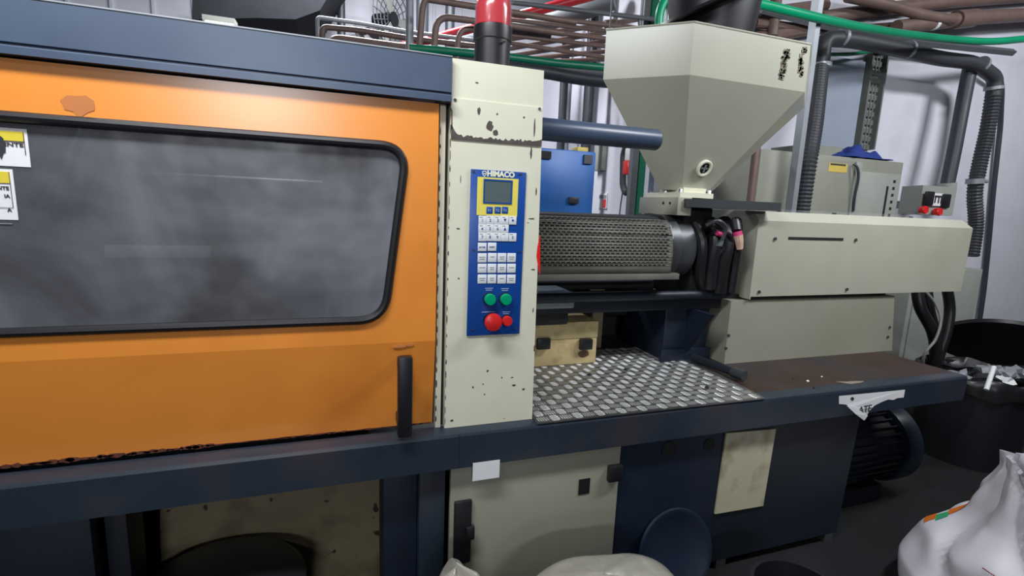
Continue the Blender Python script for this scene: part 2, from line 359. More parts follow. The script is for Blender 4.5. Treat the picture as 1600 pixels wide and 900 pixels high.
text('ATE', 0.045, (2.177,-0.054,0.677), INK, tl, ry=-0.05, bold=0.0008, ext=0.0004)
bm = BM(); prism(bm, blob2d((2.096,-0.047,0.732)[0], (2.096,-0.047,0.732)[2], 0.010, 0.008, 9, 0.3, 4), -0.0478, -0.0468); obj('ink_smudge', bm, INK, tl, smooth=0)

# ------------------------------------------------------------ hood beam
hood = root('machine_hood', 'long blue-grey steel hood beam running above the orange door', 'machine cover', (-0.6, 0.4, 1.78))
prof = [(-0.018, 1.909), (-0.018, 1.814), (-0.006, 1.8125), (-0.006, 1.786), (0.90, 1.786), (0.90, 1.909)]
obj('beam', prism(BM(), prof, -1.8, 0.311, 'X'), NAVY, hood, smooth=20)
prof = [(-0.028, 1.805), (-0.030, 1.802), (-0.030, 1.786), (-0.0062, 1.786), (-0.0062, 1.8075)]
obj('lip', prism(BM(), prof, -1.8, 0.309, 'X'), NAVY, hood, smooth=20)
obj('edge_highlight', B(-1.8, 0.311, -0.020, -0.010, 1.9092, 1.9125), STEEL, hood, smooth=0)  # highlight along the hood's top edge, painted as a pale strip

# ------------------------------------------------------------ safety door
door = root('safety_door', 'orange sliding safety door with a long smoky window and black handle', 'machine door', (-0.5, 0.0, 0.786))
XL, XR, ZB, ZF, ZT = -1.55, 0.277, 0.787, 1.075, 1.781
def wpoly(inset=0.0, n=9):
    # rounded, slanted right-hand end of the window
    c = [(-1.25-inset, 1.650+inset), (0.182+inset, 1.650+inset), (0.118+inset, 1.152-inset), (-1.25-inset, 1.152-inset)]
    rad = 0.075+inset*.6; P = [Vector((x, z)) for x, z in c]; out = []
    for i in range(4):
        a = (P[i-1]-P[i]).normalized(); b = (P[(i+1) % 4]-P[i]).normalized(); s = P[i]+a*rad; e = P[i]+b*rad
        for k in range(n+1):
            t = k/n; q = s*(1-t)**2+P[i]*2*t*(1-t)+e*t*t; out.append((q.x, q.y))
    return out
def ring_prism(bm, outer, inner, y0, y1):
    def loop(pts, y): return [bm.verts.new(V(p[0], y, p[1])) for p in pts]
    for y in (y0, y1):
        a = loop(outer, y); b = loop(inner, y)
        es = [bm.edges.new((l[i], l[(i+1) % len(l)])) for l in (a, b) for i in range(len(l))]
        bmesh.ops.triangle_fill(bm, use_beauty=True, edges=es)
    for pts in (outer, inner):
        a = loop(pts, y0); b = loop(pts, y1); n = len(pts)
        for i in range(n): bm.faces.new((a[i], a[(i+1) % n], b[(i+1) % n], b[i]))
    return bm
obj('upper_sheet', ring_prism(BM(), [(XL, ZF), (XR, ZF), (XR, ZT), (XL, ZT)], wpoly(), -0.006, 0.012), ORANGE, door, smooth=25)
prof = [(-0.006, ZF), (0.012, ZF), (0.050, ZB), (0.032, ZB)]
obj('lower_sheet', prism(BM(), prof, XL, XR, 'X'), ORANGE, door, smooth=0)
obj('edge_frame', B(XR-0.004, XR+0.004, 0.035, 0.05, ZB, ZT), BLACKP, door, smooth=0)
# rubber gasket
gp = [V(x, -0.007, z) for x, z in wpoly(0.004)]; gp.append(gp[0])
obj('gasket', sweep(BM(), gp, 0.0125, 10), BLACKR, door, label='black rubber window gasket')
wp = wpoly(); obj('window_pane', prism(BM(), wp, 0.002, 0.007), PANE, door, smooth=0, label='smoky scratched plastic window')
# handle
hd = obj('handle', B(0.156, 0.199, -0.074, -0.044, 0.795, 1.047, bev=0.006), BLACKP, door, label='black bar handle')
obj('handle_foot', B(0.160, 0.186, -0.045, -0.001, 0.992, 1.030, bev=0.004), BLACKP, hd)
obj('handle_foot', B(0.160, 0.186, -0.045, 0.034, 0.806, 0.842, bev=0.004), BLACKP, hd)
# chipped lower edge and small scratches
bm = BM(); r = random.Random(3); xs = -0.95
while xs < 0.27:
    wd = r.uniform(0.008, 0.03); hz = r.uniform(0.002, 0.007) if xs < -0.35 else r.uniform(0.0005, 0.003)
    prism(bm, blob2d(xs+wd/2, ZB+0.001, wd*.7, hz, 9, 0.35, r.random()), 0.0290, 0.0330); xs += wd*r.uniform(.5, 1.2)
obj('rust_edge', bm, RUSTC, door, kind='stuff', smooth=0)
bm = BM()
for px, pz, s in ((0.168, 1.062, 0.016), (0.20, 1.066, 0.013), (-0.66, 1.74, 0.02)):
    prism(bm, blob2d(px, pz, s, s*.35, 12, 0.4, px), -0.0072, -0.0058) if pz < 1.5 else None
prism(bm, blob2d((-0.578,-0.007,1.691)[0], (-0.578,-0.007,1.691)[2], 0.030, 0.022, 12, 0.35, 5), -0.0072, -0.0058)
obj('paint_scar', bm, mat('faded_orange_scar', (0.50, 0.17, 0.045), 0.5), door, smooth=0)
# stickers on the window
def sticker(x0, x1, z0, z1, lab, seed):
    s = root('warning_sticker', lab, 'sticker', ((x0+x1)/2, 0.001, z0))
    obj('sheet', B(x0, x1, 0.0005, 0.0018, z0, z1), WHITEP, s, smooth=0)
    return s
S = sticker(-1.02, (-0.683,0.000,1.589)[0], (-0.688,0.000,1.543)[2], (-0.680,0.000,1.629)[2], 'white warning sticker with a yellow header at the upper left of the window', 1)
z1 = (-0.696,0.000,1.626)[2]; z0 = (-0.699,0.000,1.600)[2]; x1 = (-0.689,0.000,1.617)[0]
obj('yellow_header', B(-1.0, x1, -0.0006, 0.0004, z0, z1-0.004), YELLOWP, S, smooth=0)
bm = BM(); box(bm, -1.0, x1, -0.0012, -0.0007, z0-0.001, z0+0.0005); box(bm, x1-0.0012, x1, -0.0012, -0.0007, z0-0.03, z1-0.004); obj('ink_frame', bm, INK, S, smooth=0)
text('ENTE', 0.0125, V((-0.711,0.000,1.592)[0], -0.0005, (-0.711,0.000,1.592)[2]), INK, S, bold=0.0002, sx=1.3)
bm = BM(); prism(bm, blob2d((-0.735,0.000,1.590)[0], (-0.735,0.000,1.590)[2], 0.012, 0.026, 12, 0.3, 8), -0.0016, 0.0003); obj('black_smear', bm, INK, S, smooth=0)
S = sticker(-1.02, (-0.718,0.000,1.484)[0], (-0.725,0.000,1.419)[2], (-0.713,0.000,1.536)[2], 'taller white warning sticker with yellow header below the other on the window', 2)
z1 = (-0.729,0.000,1.530)[2]; z0 = (-0.732,0.000,1.504)[2]; x1 = (-0.724,0.000,1.513)[0]
obj('yellow_header', B(-1.0, x1, -0.0006, 0.0004, z0, z1), YELLOWP, S, smooth=0)
bm = BM(); zb = (-0.737,0.000,1.448)[2]; box(bm, x1-0.001, x1, -0.0012, -0.0007, zb, z1); box(bm, -1.0, x1, -0.0012, -0.0007, zb-0.001, zb); box(bm, -1.0, x1, -0.0012, -0.0007, z0-.001, z0); obj('ink_frame', bm, INK, S, smooth=0)
for i, tt in enumerate(('NTE', 'IA', 'A')): text(tt, 0.0115, V(x1-0.004, -0.0005, z0-0.012-0.018*i-(0.014 if i == 2 else 0)), INK, S, align='RIGHT', bold=0.0002)
bm = BM(); box(bm, -0.99, x1-0.006, -0.0006, 0.0004, z0-0.095, z0-0.093)
obj('ink_line', bm, SOOT, S, smooth=0)

# ------------------------------------------------------------ clamp unit behind the window
cl = root('clamping_unit', 'steel mould platens and tie bars dimly seen behind the smoky window', 'machine part', (-0.5, 0.5, 0.68))
obj('platen', B(-0.05, 0.10, 0.22, 0.85, 0.70, 1.72, bev=0.01), CASTG, cl)
obj('platen', B(-1.05, -0.90, 0.22, 0.85, 0.70, 1.72, bev=0.01), CASTG, cl)
for y, z in ((0.30, 0.90), (0.30, 1.55), (0.76, 0.90), (0.76, 1.55)): obj('tie_bar', C((-0.899, y, z), (-0.051, y, z), 0.035), CHROME, cl)
obj('mould_half', B(-0.30, -0.051, 0.34, 0.70, 1.02, 1.45, bev=0.005), GUN, cl)
obj('mould_half', B(-0.60, -0.36, 0.34, 0.70, 1.02, 1.45, bev=0.005), CASTG, cl)
rb = B(-0.575, -0.335, 0.05, 0.08, 1.325, 1.356, bev=0.003)
obj('nameplate_bar', rb, WHITEP, cl, label='pale horizontal bar')
obj('bar_bracket', B(-0.50, -0.47, 0.081, 0.339, 1.33, 1.35), GUN, cl)
obj('back_shield', B(-1.7, 0.30, 0.93, 0.95, 0.69, 1.785), GUN, cl, smooth=0)

# ------------------------------------------------------------ control column
col = root('control_column', 'tall cream steel column with chipped paint that carries the blue keypad panel', 'machine column', (0.46, 0.12, 0.777))
obj('body', prism(BM(), [(0.312, 0.777), (0.618, 0.777), (0.611, 1.3), (0.600, 1.912), (0.3125, 1.912)], 0.0, 0.24), CREAM, col, smooth=0)
obj('side_post', B(0.284, 0.301, 0.012, 0.05, 0.777, 1.784), CREAM, col, smooth=0)
obj('post_gap_shade', B(0.3015, 0.3115, 0.03, 0.06, 0.777, 1.784), DARK, col, smooth=0)  # dark strip painted in for the shade between post and column
za, zb = (0.315,-0.003,1.802)[2], (0.317,-0.003,1.687)[2]
ap = obj('access_plate', prism(BM(), [(0.3135, zb), (0.6035, zb), (0.6005, za), (0.3135, za)], -0.0035, -0.0003), CREAM, col, smooth=0)
for px, py in ((711,156),(843,170)):
    pass
obj('screw', C((0.324,-0.004,1.797), (0.324,-0.006,1.797), 0.0045, seg=10), GUN, ap)
obj('screw', C((0.590,-0.004,1.798), (0.589,-0.006,1.798), 0.0045, seg=10), GUN, ap)
# ragged chipped edge along the bottom of the access plate
r = random.Random(5)
def ragged(x0, x1, z, hmin, hmax, n):
    top = []; 
    for i in range(n+1):
        t = i/n; x = x0+(x1-x0)*t
        h = hmin+(hmax-hmin)*r.random()
        if t < .06: h += 0.03*(1-t/.06)
        if t > .86: h += 0.012*(t-.86)/.14
        top.append((x, z+h))
    return [(x0, z), (x1, z)] + top[::-1]
bm = BM(); prism(bm, ragged(0.3137, 0.6025, zb, 0.007, 0.015, 46), -0.0042, -0.0034)
prism(bm, [(0.3137, za-0.03), (0.317, za-0.035), (0.318, zb+0.03), (0.3137, zb+0.02)], -0.0042, -0.0034)
for cx, cy, rx, rz, sd_ in ((748.5,173.5,.005,.011,1),(765.5,197,.010,.0155,2),(774.5,207.5,.008,.009,3),(777,178,.003,.003,4),(819,183.5,.003,.003,5),(836,200,.0025,.026,6),(740,171,.002,.002,7)):
    pass
for c, rx, rz, sd_ in (((0.397,-0.004,1.773),.005,.011,1),((0.432,-0.004,1.733),.010,.0155,2),((0.451,-0.004,1.715),.008,.009,3),((0.454,-0.004,1.770),.003,.003,4),((0.540,-0.004,1.768),.003,.003,5),((0.576,-0.004,1.740),.0025,.026,6)):
    prism(bm, blob2d(c[0], c[2], rx, rz, 14, 0.22, sd_), -0.0042, -0.0034)
obj('paint_chip', bm, CHIP, ap, smooth=0)
bm = BM()
for c, rx, rz, sd_ in (((0.570,-0.001,1.666),.003,.017,1),((0.389,-0.001,1.853),.005,.002,2),((0.343,-0.001,1.424),.006,.002,4),((0.582,-0.001,1.461),.009,.002,5),((0.570,-0.001,1.448),.003,.001,15),((0.347,-0.001,1.572),.001,.011,6),((0.595,-0.001,1.297),.008,.0022,7),((0.348,-0.001,1.270),.003,.003,8),((0.404,-0.001,0.910),.003,.004,9),((0.438,-0.001,0.918),.002,.0025,10),((0.502,-0.001,0.935),.002,.003,11),((0.546,-0.001,0.905),.007,.003,12),((0.581,-0.001,0.888),.005,.004,13),((0.444,-0.001,0.882),.003,.002,14),((0.336,-0.001,0.802),.006,.003,16),((0.538,-0.001,0.933),.005,.0015,17),((0.615,-0.001,1.225),.003,.008,18),((0.602,-0.001,1.160),.002,.008,19),((0.593,-0.001,1.546),.002,.012,20),((0.613,-0.001,1.028),.002,.012,21)):
    prism(bm, blob2d(c[0], c[2], rx, rz, 10, 0.3, sd_), -0.0008, 0.0)
for i in range(26):
    z = 0.80+i*0.042+r.uniform(-.01, .01); prism(bm, blob2d(0.3135, z, r.uniform(.0008, .002), r.uniform(.004, .016), 8, 0.3, i), -0.0008, 0.0)
obj('paint_chip', bm, CHIP, col, smooth=0)
bm = BM()
for i in range(22):
    z = 0.80+i*0.043+r.uniform(-.01, .01); prism(bm, blob2d(0.2855, z, r.uniform(.001, .0025), r.uniform(.006, .014), 8, 0.3, i+50), 0.0112, 0.0118)
obj('paint_chip', bm, CHIP, col, smooth=0)
rt = prism(BM(), [(0.614,-0.001,1.408)[::2], (0.607,-0.001,1.373)[::2], (0.605,-0.001,1.341)[::2], (0.613,-0.001,1.304)[::2], (0.621,-0.001,1.282)[::2]], -0.0012, 0.006)
obj('red_sticker_edge', rt, REDP2, col, smooth=0)
# ------------------------------------------------------------ control panel
cp = root('control_panel', 'blue keypad panel with a small grey screen, white keys and four push buttons', 'control panel', (0.465, -0.001, 1.086))
ptl, ptr, pbr, pbl = (0.378,0.000,1.604), (0.547,0.000,1.607), (0.554,0.000,1.086), (0.390,0.000,1.093)
obj('plate', B(0.377, 0.556, -0.005, -0.0009, 1.084, 1.604, bev=0.0015), PANB, cp)
for c in ((0.385,-0.006,1.597), (0.537,-0.006,1.598), (0.392,-0.006,1.359), (0.544,-0.006,1.356), (0.395,-0.006,1.105), (0.542,-0.006,1.103)):
    obj('screw', C((c[0], -0.0051, c[2]), (c[0], -0.0075, c[2]), 0.0035, seg=10), GUN, cp)
bz = obj('screen_bezel', B((0.398,-0.006,1.536)[0], (0.530,-0.006,1.543)[0], -0.0062, -0.0051, (0.465,-0.006,1.467)[2], (0.460,-0.006,1.582)[2]), PANY, cp, smooth=0, label='yellow screen bezel')
obj('screen_frame', ring_prism(BM(), [((0.417,-0.006,1.537)[0], (0.463,-0.006,1.504)[2]), ((0.510,-0.006,1.542)[0], (0.463,-0.006,1.504)[2]), ((0.510,-0.006,1.542)[0], (0.461,-0.006,1.577)[2]), ((0.417,-0.006,1.537)[0], (0.461,-0.006,1.577)[2])],
    [((0.421,-0.006,1.537)[0], (0.463,-0.006,1.508)[2]), ((0.506,-0.006,1.541)[0], (0.463,-0.006,1.508)[2]), ((0.506,-0.006,1.541)[0], (0.461,-0.006,1.572)[2]), ((0.421,-0.006,1.537)[0], (0.461,-0.006,1.572)[2])], -0.0085, -0.0063), PANB, cp, smooth=0)
obj('screen', B((0.421,-0.006,1.537)[0], (0.506,-0.006,1.541)[0], -0.0075, -0.0063, (0.463,-0.006,1.508)[2], (0.461,-0.006,1.572)[2]), LCD, cp, smooth=0, label='blank grey display screen')
text('HIMACO', 0.0225, V((0.472,-0.006,1.593)[0], -0.0055, (0.472,-0.006,1.593)[2]), LETY, cp, bold=0.001, sx=1.0, name='maker_lettering')
lc = (0.419,-0.006,1.592)
sh = [(lc[0]-.007, lc[2]+.007), (lc[0], lc[2]+.009), (lc[0]+.007, lc[2]+.007), (lc[0]+.0065, lc[2]-.002), (lc[0], lc[2]-.009), (lc[0]-.0065, lc[2]-.002)]
shi = [(lc[0]+(a-lc[0])*.72, lc[2]+(b-lc[2])*.72) for a, b in sh]
em = obj('shield_emblem', ring_prism(BM(), sh, shi, -0.0058, -0.0051), LETY, cp, smooth=0)
obj('emblem_bar', B(lc[0]-.004, lc[0]+.004, -0.0056, -0.0051, lc[2]-.001, lc[2]+.0015), LETY, em, smooth=0)
def key(c, w_, h_, m, body=None, tm=None, ts=0.012, sub=None):
    k = obj('key', B(c[0]-w_/2, c[0]+w_/2, -0.0075, -0.0051, c[2]-h_/2, c[2]+h_/2, bev=0.0008), m, cp)
    if body:
        if body in ('UP', 'DN', 'DIA'):
            d = 0.0045; s = {'UP': [(-d, -d), (d, -d), (0, d)], 'DN': [(-d, d), (0, -d), (d, d)], 'DIA': [(-d, 0), (0, -d), (d, 0), (0, d)]}[body]
            obj('key_symbol', prism(BM(), [(c[0]+a, c[2]+b) for a, b in s], -0.0081, -0.0076), tm, k, smooth=0)
        else: text(body, ts, V(c[0], -0.0078, c[2]-0.001), tm, k, name='key_lettering', ext=0.0002, bold=0.0001)
    if sub: obj('key_caption', B(c[0]-w_*.38, c[0]-w_*.38+sub, -0.0079, -0.0076, c[2]+h_*.30, c[2]+h_*.38), SOOT, k, smooth=0)
FK = mat('blue_function_key', (0.01, 0.075, 0.33), 0.35, var=0.02)
for c, s in (((0.439,-0.006,1.483), 'F1'), ((0.465,-0.006,1.484), 'F2'), ((0.489,-0.006,1.485), 'F3')): key(c, .0205, .021, FK, s, KEYM, 0.011)
KS = [((0.417,-0.006,1.452),'1'),((0.442,-0.006,1.453),'2'),((0.467,-0.006,1.453),'3'),((0.490,-0.006,1.454),'DN'),((0.516,-0.006,1.454),'DIA'),
      ((0.417,-0.006,1.426),'4'),((0.442,-0.006,1.427),'5'),((0.467,-0.006,1.427),'6'),((0.491,-0.006,1.427),'UP'),
      ((0.418,-0.006,1.400),'7'),((0.443,-0.006,1.401),'8'),((0.467,-0.006,1.401),'9'),((0.492,-0.006,1.401),'.'),((0.518,-0.006,1.401),'0')]
for i, (c, s) in enumerate(KS): key(c, .0245, .0265, KEYW, s, KEYI, 0.013, sub=0.010)
key((0.419,-0.006,1.369), .028, .026, KEYW, 'ENTER', KEYI, 0.0068); key((0.451,-0.006,1.370), .028, .026, KEYW, 'RESET', KEYI, 0.0068)
MK = [(0.420,-0.006,1.335),(0.453,-0.006,1.336),(0.485,-0.006,1.336),(0.517,-0.006,1.336),(0.421,-0.006,1.302),(0.453,-0.006,1.302),(0.486,-0.006,1.302),(0.518,-0.006,1.302),(0.422,-0.006,1.268),(0.454,-0.006,1.268),(0.487,-0.006,1.267),(0.519,-0.006,1.267)]
for i, c in enumerate(MK):
    k = obj('key', B(c[0]-.0145, c[0]+.0145, -0.0068, -0.0051, c[2]-.0145, c[2]+.0145, bev=0.0008), KEYW, cp)
    bm = BM(); q = (.010, .007, .008, .009)[i % 4]
    box(bm, c[0]-q, c[0]+q, -0.0072, -0.0069, c[2]+.0012, c[2]+.0036); 
    if i % 3 != 1: box(bm, c[0]-q*.8, c[0]+q*.8, -0.0072, -0.0069, c[2]-.0050, c[2]-.0026)
    obj('key_print', bm, SOOT, k, smooth=0)
def button(c, rr, dep, m, lab, mush=False):
    b = obj('button_collar', C((c[0], -0.0051, c[2]), (c[0], -0.013, c[2]), rr*1.12 if not mush else rr*.8, seg=24), BLACKP, cp)
    if mush: pr = [(rr*.55, -0.0131), (rr*.55, -0.03), (rr*.95, -0.034), (rr, -0.040), (rr*.93, -0.047), (rr*.5, -0.051), (0.0001, -0.052)]
    else: pr = [(rr, -0.0131), (rr, -dep+.003), (rr*.9, -dep), (0.0001, -dep-.001)]
    k = obj('push_button', lathe(BM(), pr, (c[0], 0, c[2]), 'Y', 28), m, b, label=lab)
button((0.447,-0.020,1.204), .0185, 0.026, GRNB, 'green push button'); button((0.500,-0.020,1.203), .0185, 0.026, GRNB, 'green push button')
button((0.453,-0.040,1.135), .029, 0.04, REDB, 'large red mushroom stop button', True); button((0.507,-0.020,1.132), .0165, 0.026, REDB, 'small red push button')
bm = BM()
for c, q in (((0.446,-0.005,1.237), .013), ((0.499,-0.005,1.235), .013), ((0.446,-0.005,1.160), .022), ((0.507,-0.005,1.158), .013)):
    box(bm, c[0]-q, c[0]+q, -0.0056, -0.0051, c[2], c[2]+.0022)
    if q < .02: box(bm, c[0]-q*.8, c[0]+q*.8, -0.0056, -0.0051, c[2]-.006, c[2]-.0038)
obj('button_caption', bm, KEYM, cp, smooth=0)

# ------------------------------------------------------------ beacon
bc = root('warning_beacon', 'red warning beacon on a black base on top of the cream column', 'warning light', (0.462, 0.1, 1.912))
X0, Y0 = 0.462, 0.10
obj('base', lathe(BM(), [(.056, 1.913), (.056, 2.0), (.060, 2.003), (.061, 2.03), (.060, 2.042), (.055, 2.043)], (X0, Y0, 0)), BLACKP, bc)
obj('lens', lathe(BM(), [(.055, 2.0435), (.056, 2.09), (.054, 2.115), (.047, 2.13), (.03, 2.14), (.001, 2.142)], (X0, Y0, 0)), LENS, bc, label='red domed lens')
obj('outer_cap', lathe(BM(), [(.060, 2.0435), (.060, 2.14), (.055, 2.165), (.04, 2.18), (.001, 2.184)], (X0, Y0, 0)), CLEAR, bc, label='clear plastic outer cap')
obj('screw', C((X0+.02, Y0-.056, 1.99), (X0+.021, Y0-.0615, 1.99), .004, seg=8), CHROME, bc)

# ------------------------------------------------------------ blue tube
tb = root('blue_guide_tube', 'blue-grey steel tube sticking out behind the column toward the hopper', 'tube', (0.9, 0.29, 1.74))
tb_ = obj('tube', lathe(BM(), [(.030, 0.56), (.0385, 0.56), (.0385, 1.130), (.036, 1.135), (.030, 1.135), (.030, 0.56)], (0, 0.16, 1.765), 'X', 28), NAVY, tb)
obj('end_plug', lathe(BM(), [(.0298, 1.12), (.0298, 1.128), (.001, 1.13)], (0, 0.16, 1.765), 'X', 24), NAVY, tb)
obj('mount_block', B(0.50, 0.559, 0.241, 0.30, 1.70, 1.82), NAVY, tb)
obj('mount_arm', B(0.56, 0.60, 0.19, 0.30, 1.75, 1.78), NAVY, tb)

# ------------------------------------------------------------ hopper
hp = root('feed_hopper', 'large pale grey-green angular sheet metal hopper narrowing down to a round sight glass', 'hopper', (1.62, 0.52, 1.56))
A0 = V(1.322, 0.25, 0); Bq = V(1.925, 0.25, 0)
def hexa(z, A_, B_, off):
    dx, dy = off
    return [V(A_[0], A_[1], z), V(B_[0], B_[1], z), V(B_[0]+dx, B_[1]+dy, z), V(B_[0], B_[1]+2*dy, z), V(A_[0], A_[1]+2*dy, z), V(A_[0]-dx, A_[1]+dy, z)]
top = hexa(2.235, A0, Bq, (0.26, 0.225)); sho = hexa(2.040, A0, Bq, (0.26, 0.225))
nk = hexa(1.603, (1.492, .45), (1.632, .45), (0.075, 0.065))
bm = BM(); rings = [[bm.verts.new(p) for p in q] for q in (top, sho, nk)]
for k in range(2):
    for i in range(6): bm.faces.new((rings[k][i], rings[k][(i+1) % 6], rings[k+1][(i+1) % 6], rings[k+1][i]))
hb = obj('hopper_body', bm, HOPPERM, hp, smooth=0, sol=0.004)
bm = BM(); pth = [p for p in top]; pth.append(top[0].copy())
for i in range(6):
    a, b = top[i], top[(i+1) % 6]; cyl(bm, a, b, 0.005, 8)
obj('rim', bm, HOPPERM, hp)
bm = BM()
for c, rx, rz, sd_ in (((1.790,0.245,2.145),.018,.050,1),((1.805,0.245,2.180),.012,.02,2),((1.885,0.245,2.154),.016,.060,3),((1.785,0.245,2.090),.015,.018,4),((1.894,0.245,2.207),.012,.015,5)):
    for j in range(30):
        rr = random.Random(sd_*20+j); prism(bm, blob2d(c[0]+rr.uniform(-.8, .8)*rx, c[2]+rr.uniform(-.9, .9)*rz, rr.uniform(.2, .5)*rx, rr.uniform(.08, .2)*rz, 9, 0.45, sd_*31+j), 0.2455, 0.2475)
obj('glue_residue', bm, GLUE, hp, smooth=0, kind='stuff')
nrm = V(0.0, -0.909, -0.416).normalized(); gc = Vector((1.558, 0.404, 1.704))+nrm*.003
Mx = nrm.to_track_quat('Z', 'Y').to_matrix().to_4x4()
gl = obj('sight_glass_ring', lathe(BM(), [(.038, 0.0), (.038, .010), (.034, .013), (.027, .012), (.026, .003), (.026, 0.0)], gc, 'Z', 28, M=Mx), CREAM, hp, label='pale ring of the round sight glass')
obj('sight_glass', lathe(BM(), [(.0258, .004), (.001, .005)], gc, 'Z', 24, M=Mx), DARK, gl)
obj('glass_rib', B(-.018, .018, -.004, .004, .0052, .008, M=Matrix.Translation(gc) @ Mx), CASTG, gl, smooth=0); obj('glass_rib', B(-.004, .004, -.018, .018, .0082, .010, M=Matrix.Translation(gc) @ Mx), CASTG, gl, smooth=0)
# neck flange
fl = obj('neck_flange', prism(BM(), [(1.44, .395), (1.622, .395), (1.70, .66), (1.44, .66)], 1.568, 1.590, 'Z'), CREAM, hp, smooth=0, label='cream square neck flange')
obj('neck_collar', prism(BM(), [(1.475, .42), (1.60, .42), (1.66, .60), (1.475, .60)], 1.5905, 1.612, 'Z'), CREAM, hp, smooth=0)
for x, y in ((1.455, .41), (1.612, .41), (1.458, .64), (1.458, .53)): obj('bolt', C((x, y, 1.5905), (x, y, 1.605), 0.010, seg=6), CHROME, fl)
obj('slide_block', B(1.425, 1.50, .385, .69, 1.487, 1.5675, bev=.002), CREAMD if False else HOPPERM, hp)
for y in (.44, .49): obj('set_screw', C((1.4249, y, 1.54), (1.422, y, 1.54), .006, seg=8), DARK, hp)
# tub on top of the hopper
tub = root('black_tub', 'large black plastic tub resting tilted on top of the hopper', 'tub', (1.75, 0.55, 2.24))
Mt = Matrix.Rotation(math.radians(-9), 4, 'Y')
obj('shell', lathe(BM(), [(.17, 0.0), (.215, 0.32), (.23, .32), (.23, .34), (.205, .34), (.16, .012), (.001, .01)], (1.585, 0.475, 2.242), 'Z', 40, M=Matrix.Identity(4)), BLACKP, tub)
obj('tub_lid', lathe(BM(), [(.25, -.006), (.26, 0), (.25, .012), (.001, .016)], (1.565, 0.46, 2.395), 'Z', 40, M=Matrix.Rotation(math.radians(-24), 4, 'Y')), BLACKP, tub)

# ------------------------------------------------------------ injection barrel and guard
iu = root('injection_unit', 'injection barrel under a grey perforated heat guard, with its dark carriage', 'machine part', (1.15, 0.52, 0.9))
gp = [(.66, 1.475), (.52, 1.492), (.42, 1.484), (.355, 1.445), (.325, 1.385), (.318, 1.31), (.325, 1.235)]
# perforated shell: rows of slots follow the folded profile
def along(gp, d):
    for i in range(len(gp)-1):
        a = V(*gp[i], 0); b = V(*gp[i+1], 0); l = (b-a).length
        if d <= l or i == len(gp)-2: p = a.lerp(b, min(1, d/l)); return p
        d -= l
tot = sum((V(*gp[i+1], 0)-V(*gp[i], 0)).length for i in range(len(gp)-1))
X1, X2 = 0.62, 1.372
bm = BM(); vc = {}
def gv(x, d):
    k = (round(x, 4), round(d, 4))
    if k not in vc:
        p = along(gp, d); vc[k] = bm.verts.new(V(x, p.x, p.y))
    return vc[k]
d = 0.285; pitch = 0.0125; slot = 0.0058; row = 0
def strip(d0, d1, xs_):
    for a, b in xs_: bm.faces.new((gv(a, d0), gv(b, d0), gv(b, d1), gv(a, d1)))
strip(0, d, [(X1, X2)])
sp = 0.0235; sl = 0.0165
while d < tot-0.035:
    off = (row % 2)*sp/2; x = X1; segs = []; cuts = [X1]
    k = 0; xs0 = X1+0.012+off
    solid = []; cur = X1
    while xs0+sl < X2-0.012:
        solid.append((cur, xs0)); cur = xs0+sl; xs0 += sp
    solid.append((cur, X2))
    strip(d, d+slot, solid); strip(d+slot, d+pitch, [(X1, X2)])
    d += pitch; row += 1
strip(d, tot, [(X1, X2)])
lin = BM()
for i in range(len(gp)-1):
    q = [V(x, y+.012*(1 if y < .5 else 0), z-.012) for x, (y, z) in ((X1, gp[i]), (X2-.004, gp[i]), (X2-.004, gp[i+1]), (X1, gp[i+1]))]
    lin.faces.new([lin.verts.new(p) for p in q])
obj('dark_backing', lin, DARK, iu, smooth=0)  # added dark backing so nothing bright shows through the slots
gd = obj('perforated_guard', bm, PERF, iu, smooth=60, sol=0.0015, label='grey guard with rows of slots')
obj('guard_end_rib', prism(BM(), gp+[(.50, 1.235), (.66, 1.30)], X2+.0005, X2+.004, 'X'), GUN, iu, smooth=0)
obj('guard_lower_lip', B(X1, X2+.05, .322, .36, 1.206, 1.233, bev=.003), PERF, iu)
obj('barrel', C((X1, .52, 1.32), (X2-.002, .52, 1.32), .085, seg=32), DARK, iu)
for i in range(4):
    x = .70+i*.17; obj('heater_band', C((x, .52, 1.32), (x+.1, .52, 1.32), .10, seg=28), GUN, iu)
obj('barrel_mount', lathe(BM(), [(.10, X2+.005), (.15, X2+.006), (.155, X2+.07), (.14, X2+.075), (.14, X2+.16), (.10, X2+.165)], (0, .50, 1.335), 'X', 36), GUN, iu)
obj('feed_block', B(1.56, 1.755, .42, .72, 1.097, 1.48, bev=.012), DARK, iu)
obj('feed_throat', B(1.50, 1.66, .43, .66, 1.45, 1.524, bev=.006), DARK, iu)
tr = obj('slotted_bar', prism(BM(), [(1.455, .37), (1.845, .28), (1.93, .30), (1.93, .42), (1.50, .62)], 1.525, 1.562, 'Z'), GUN, iu, smooth=0, label='dark grey flat bar under the hopper')
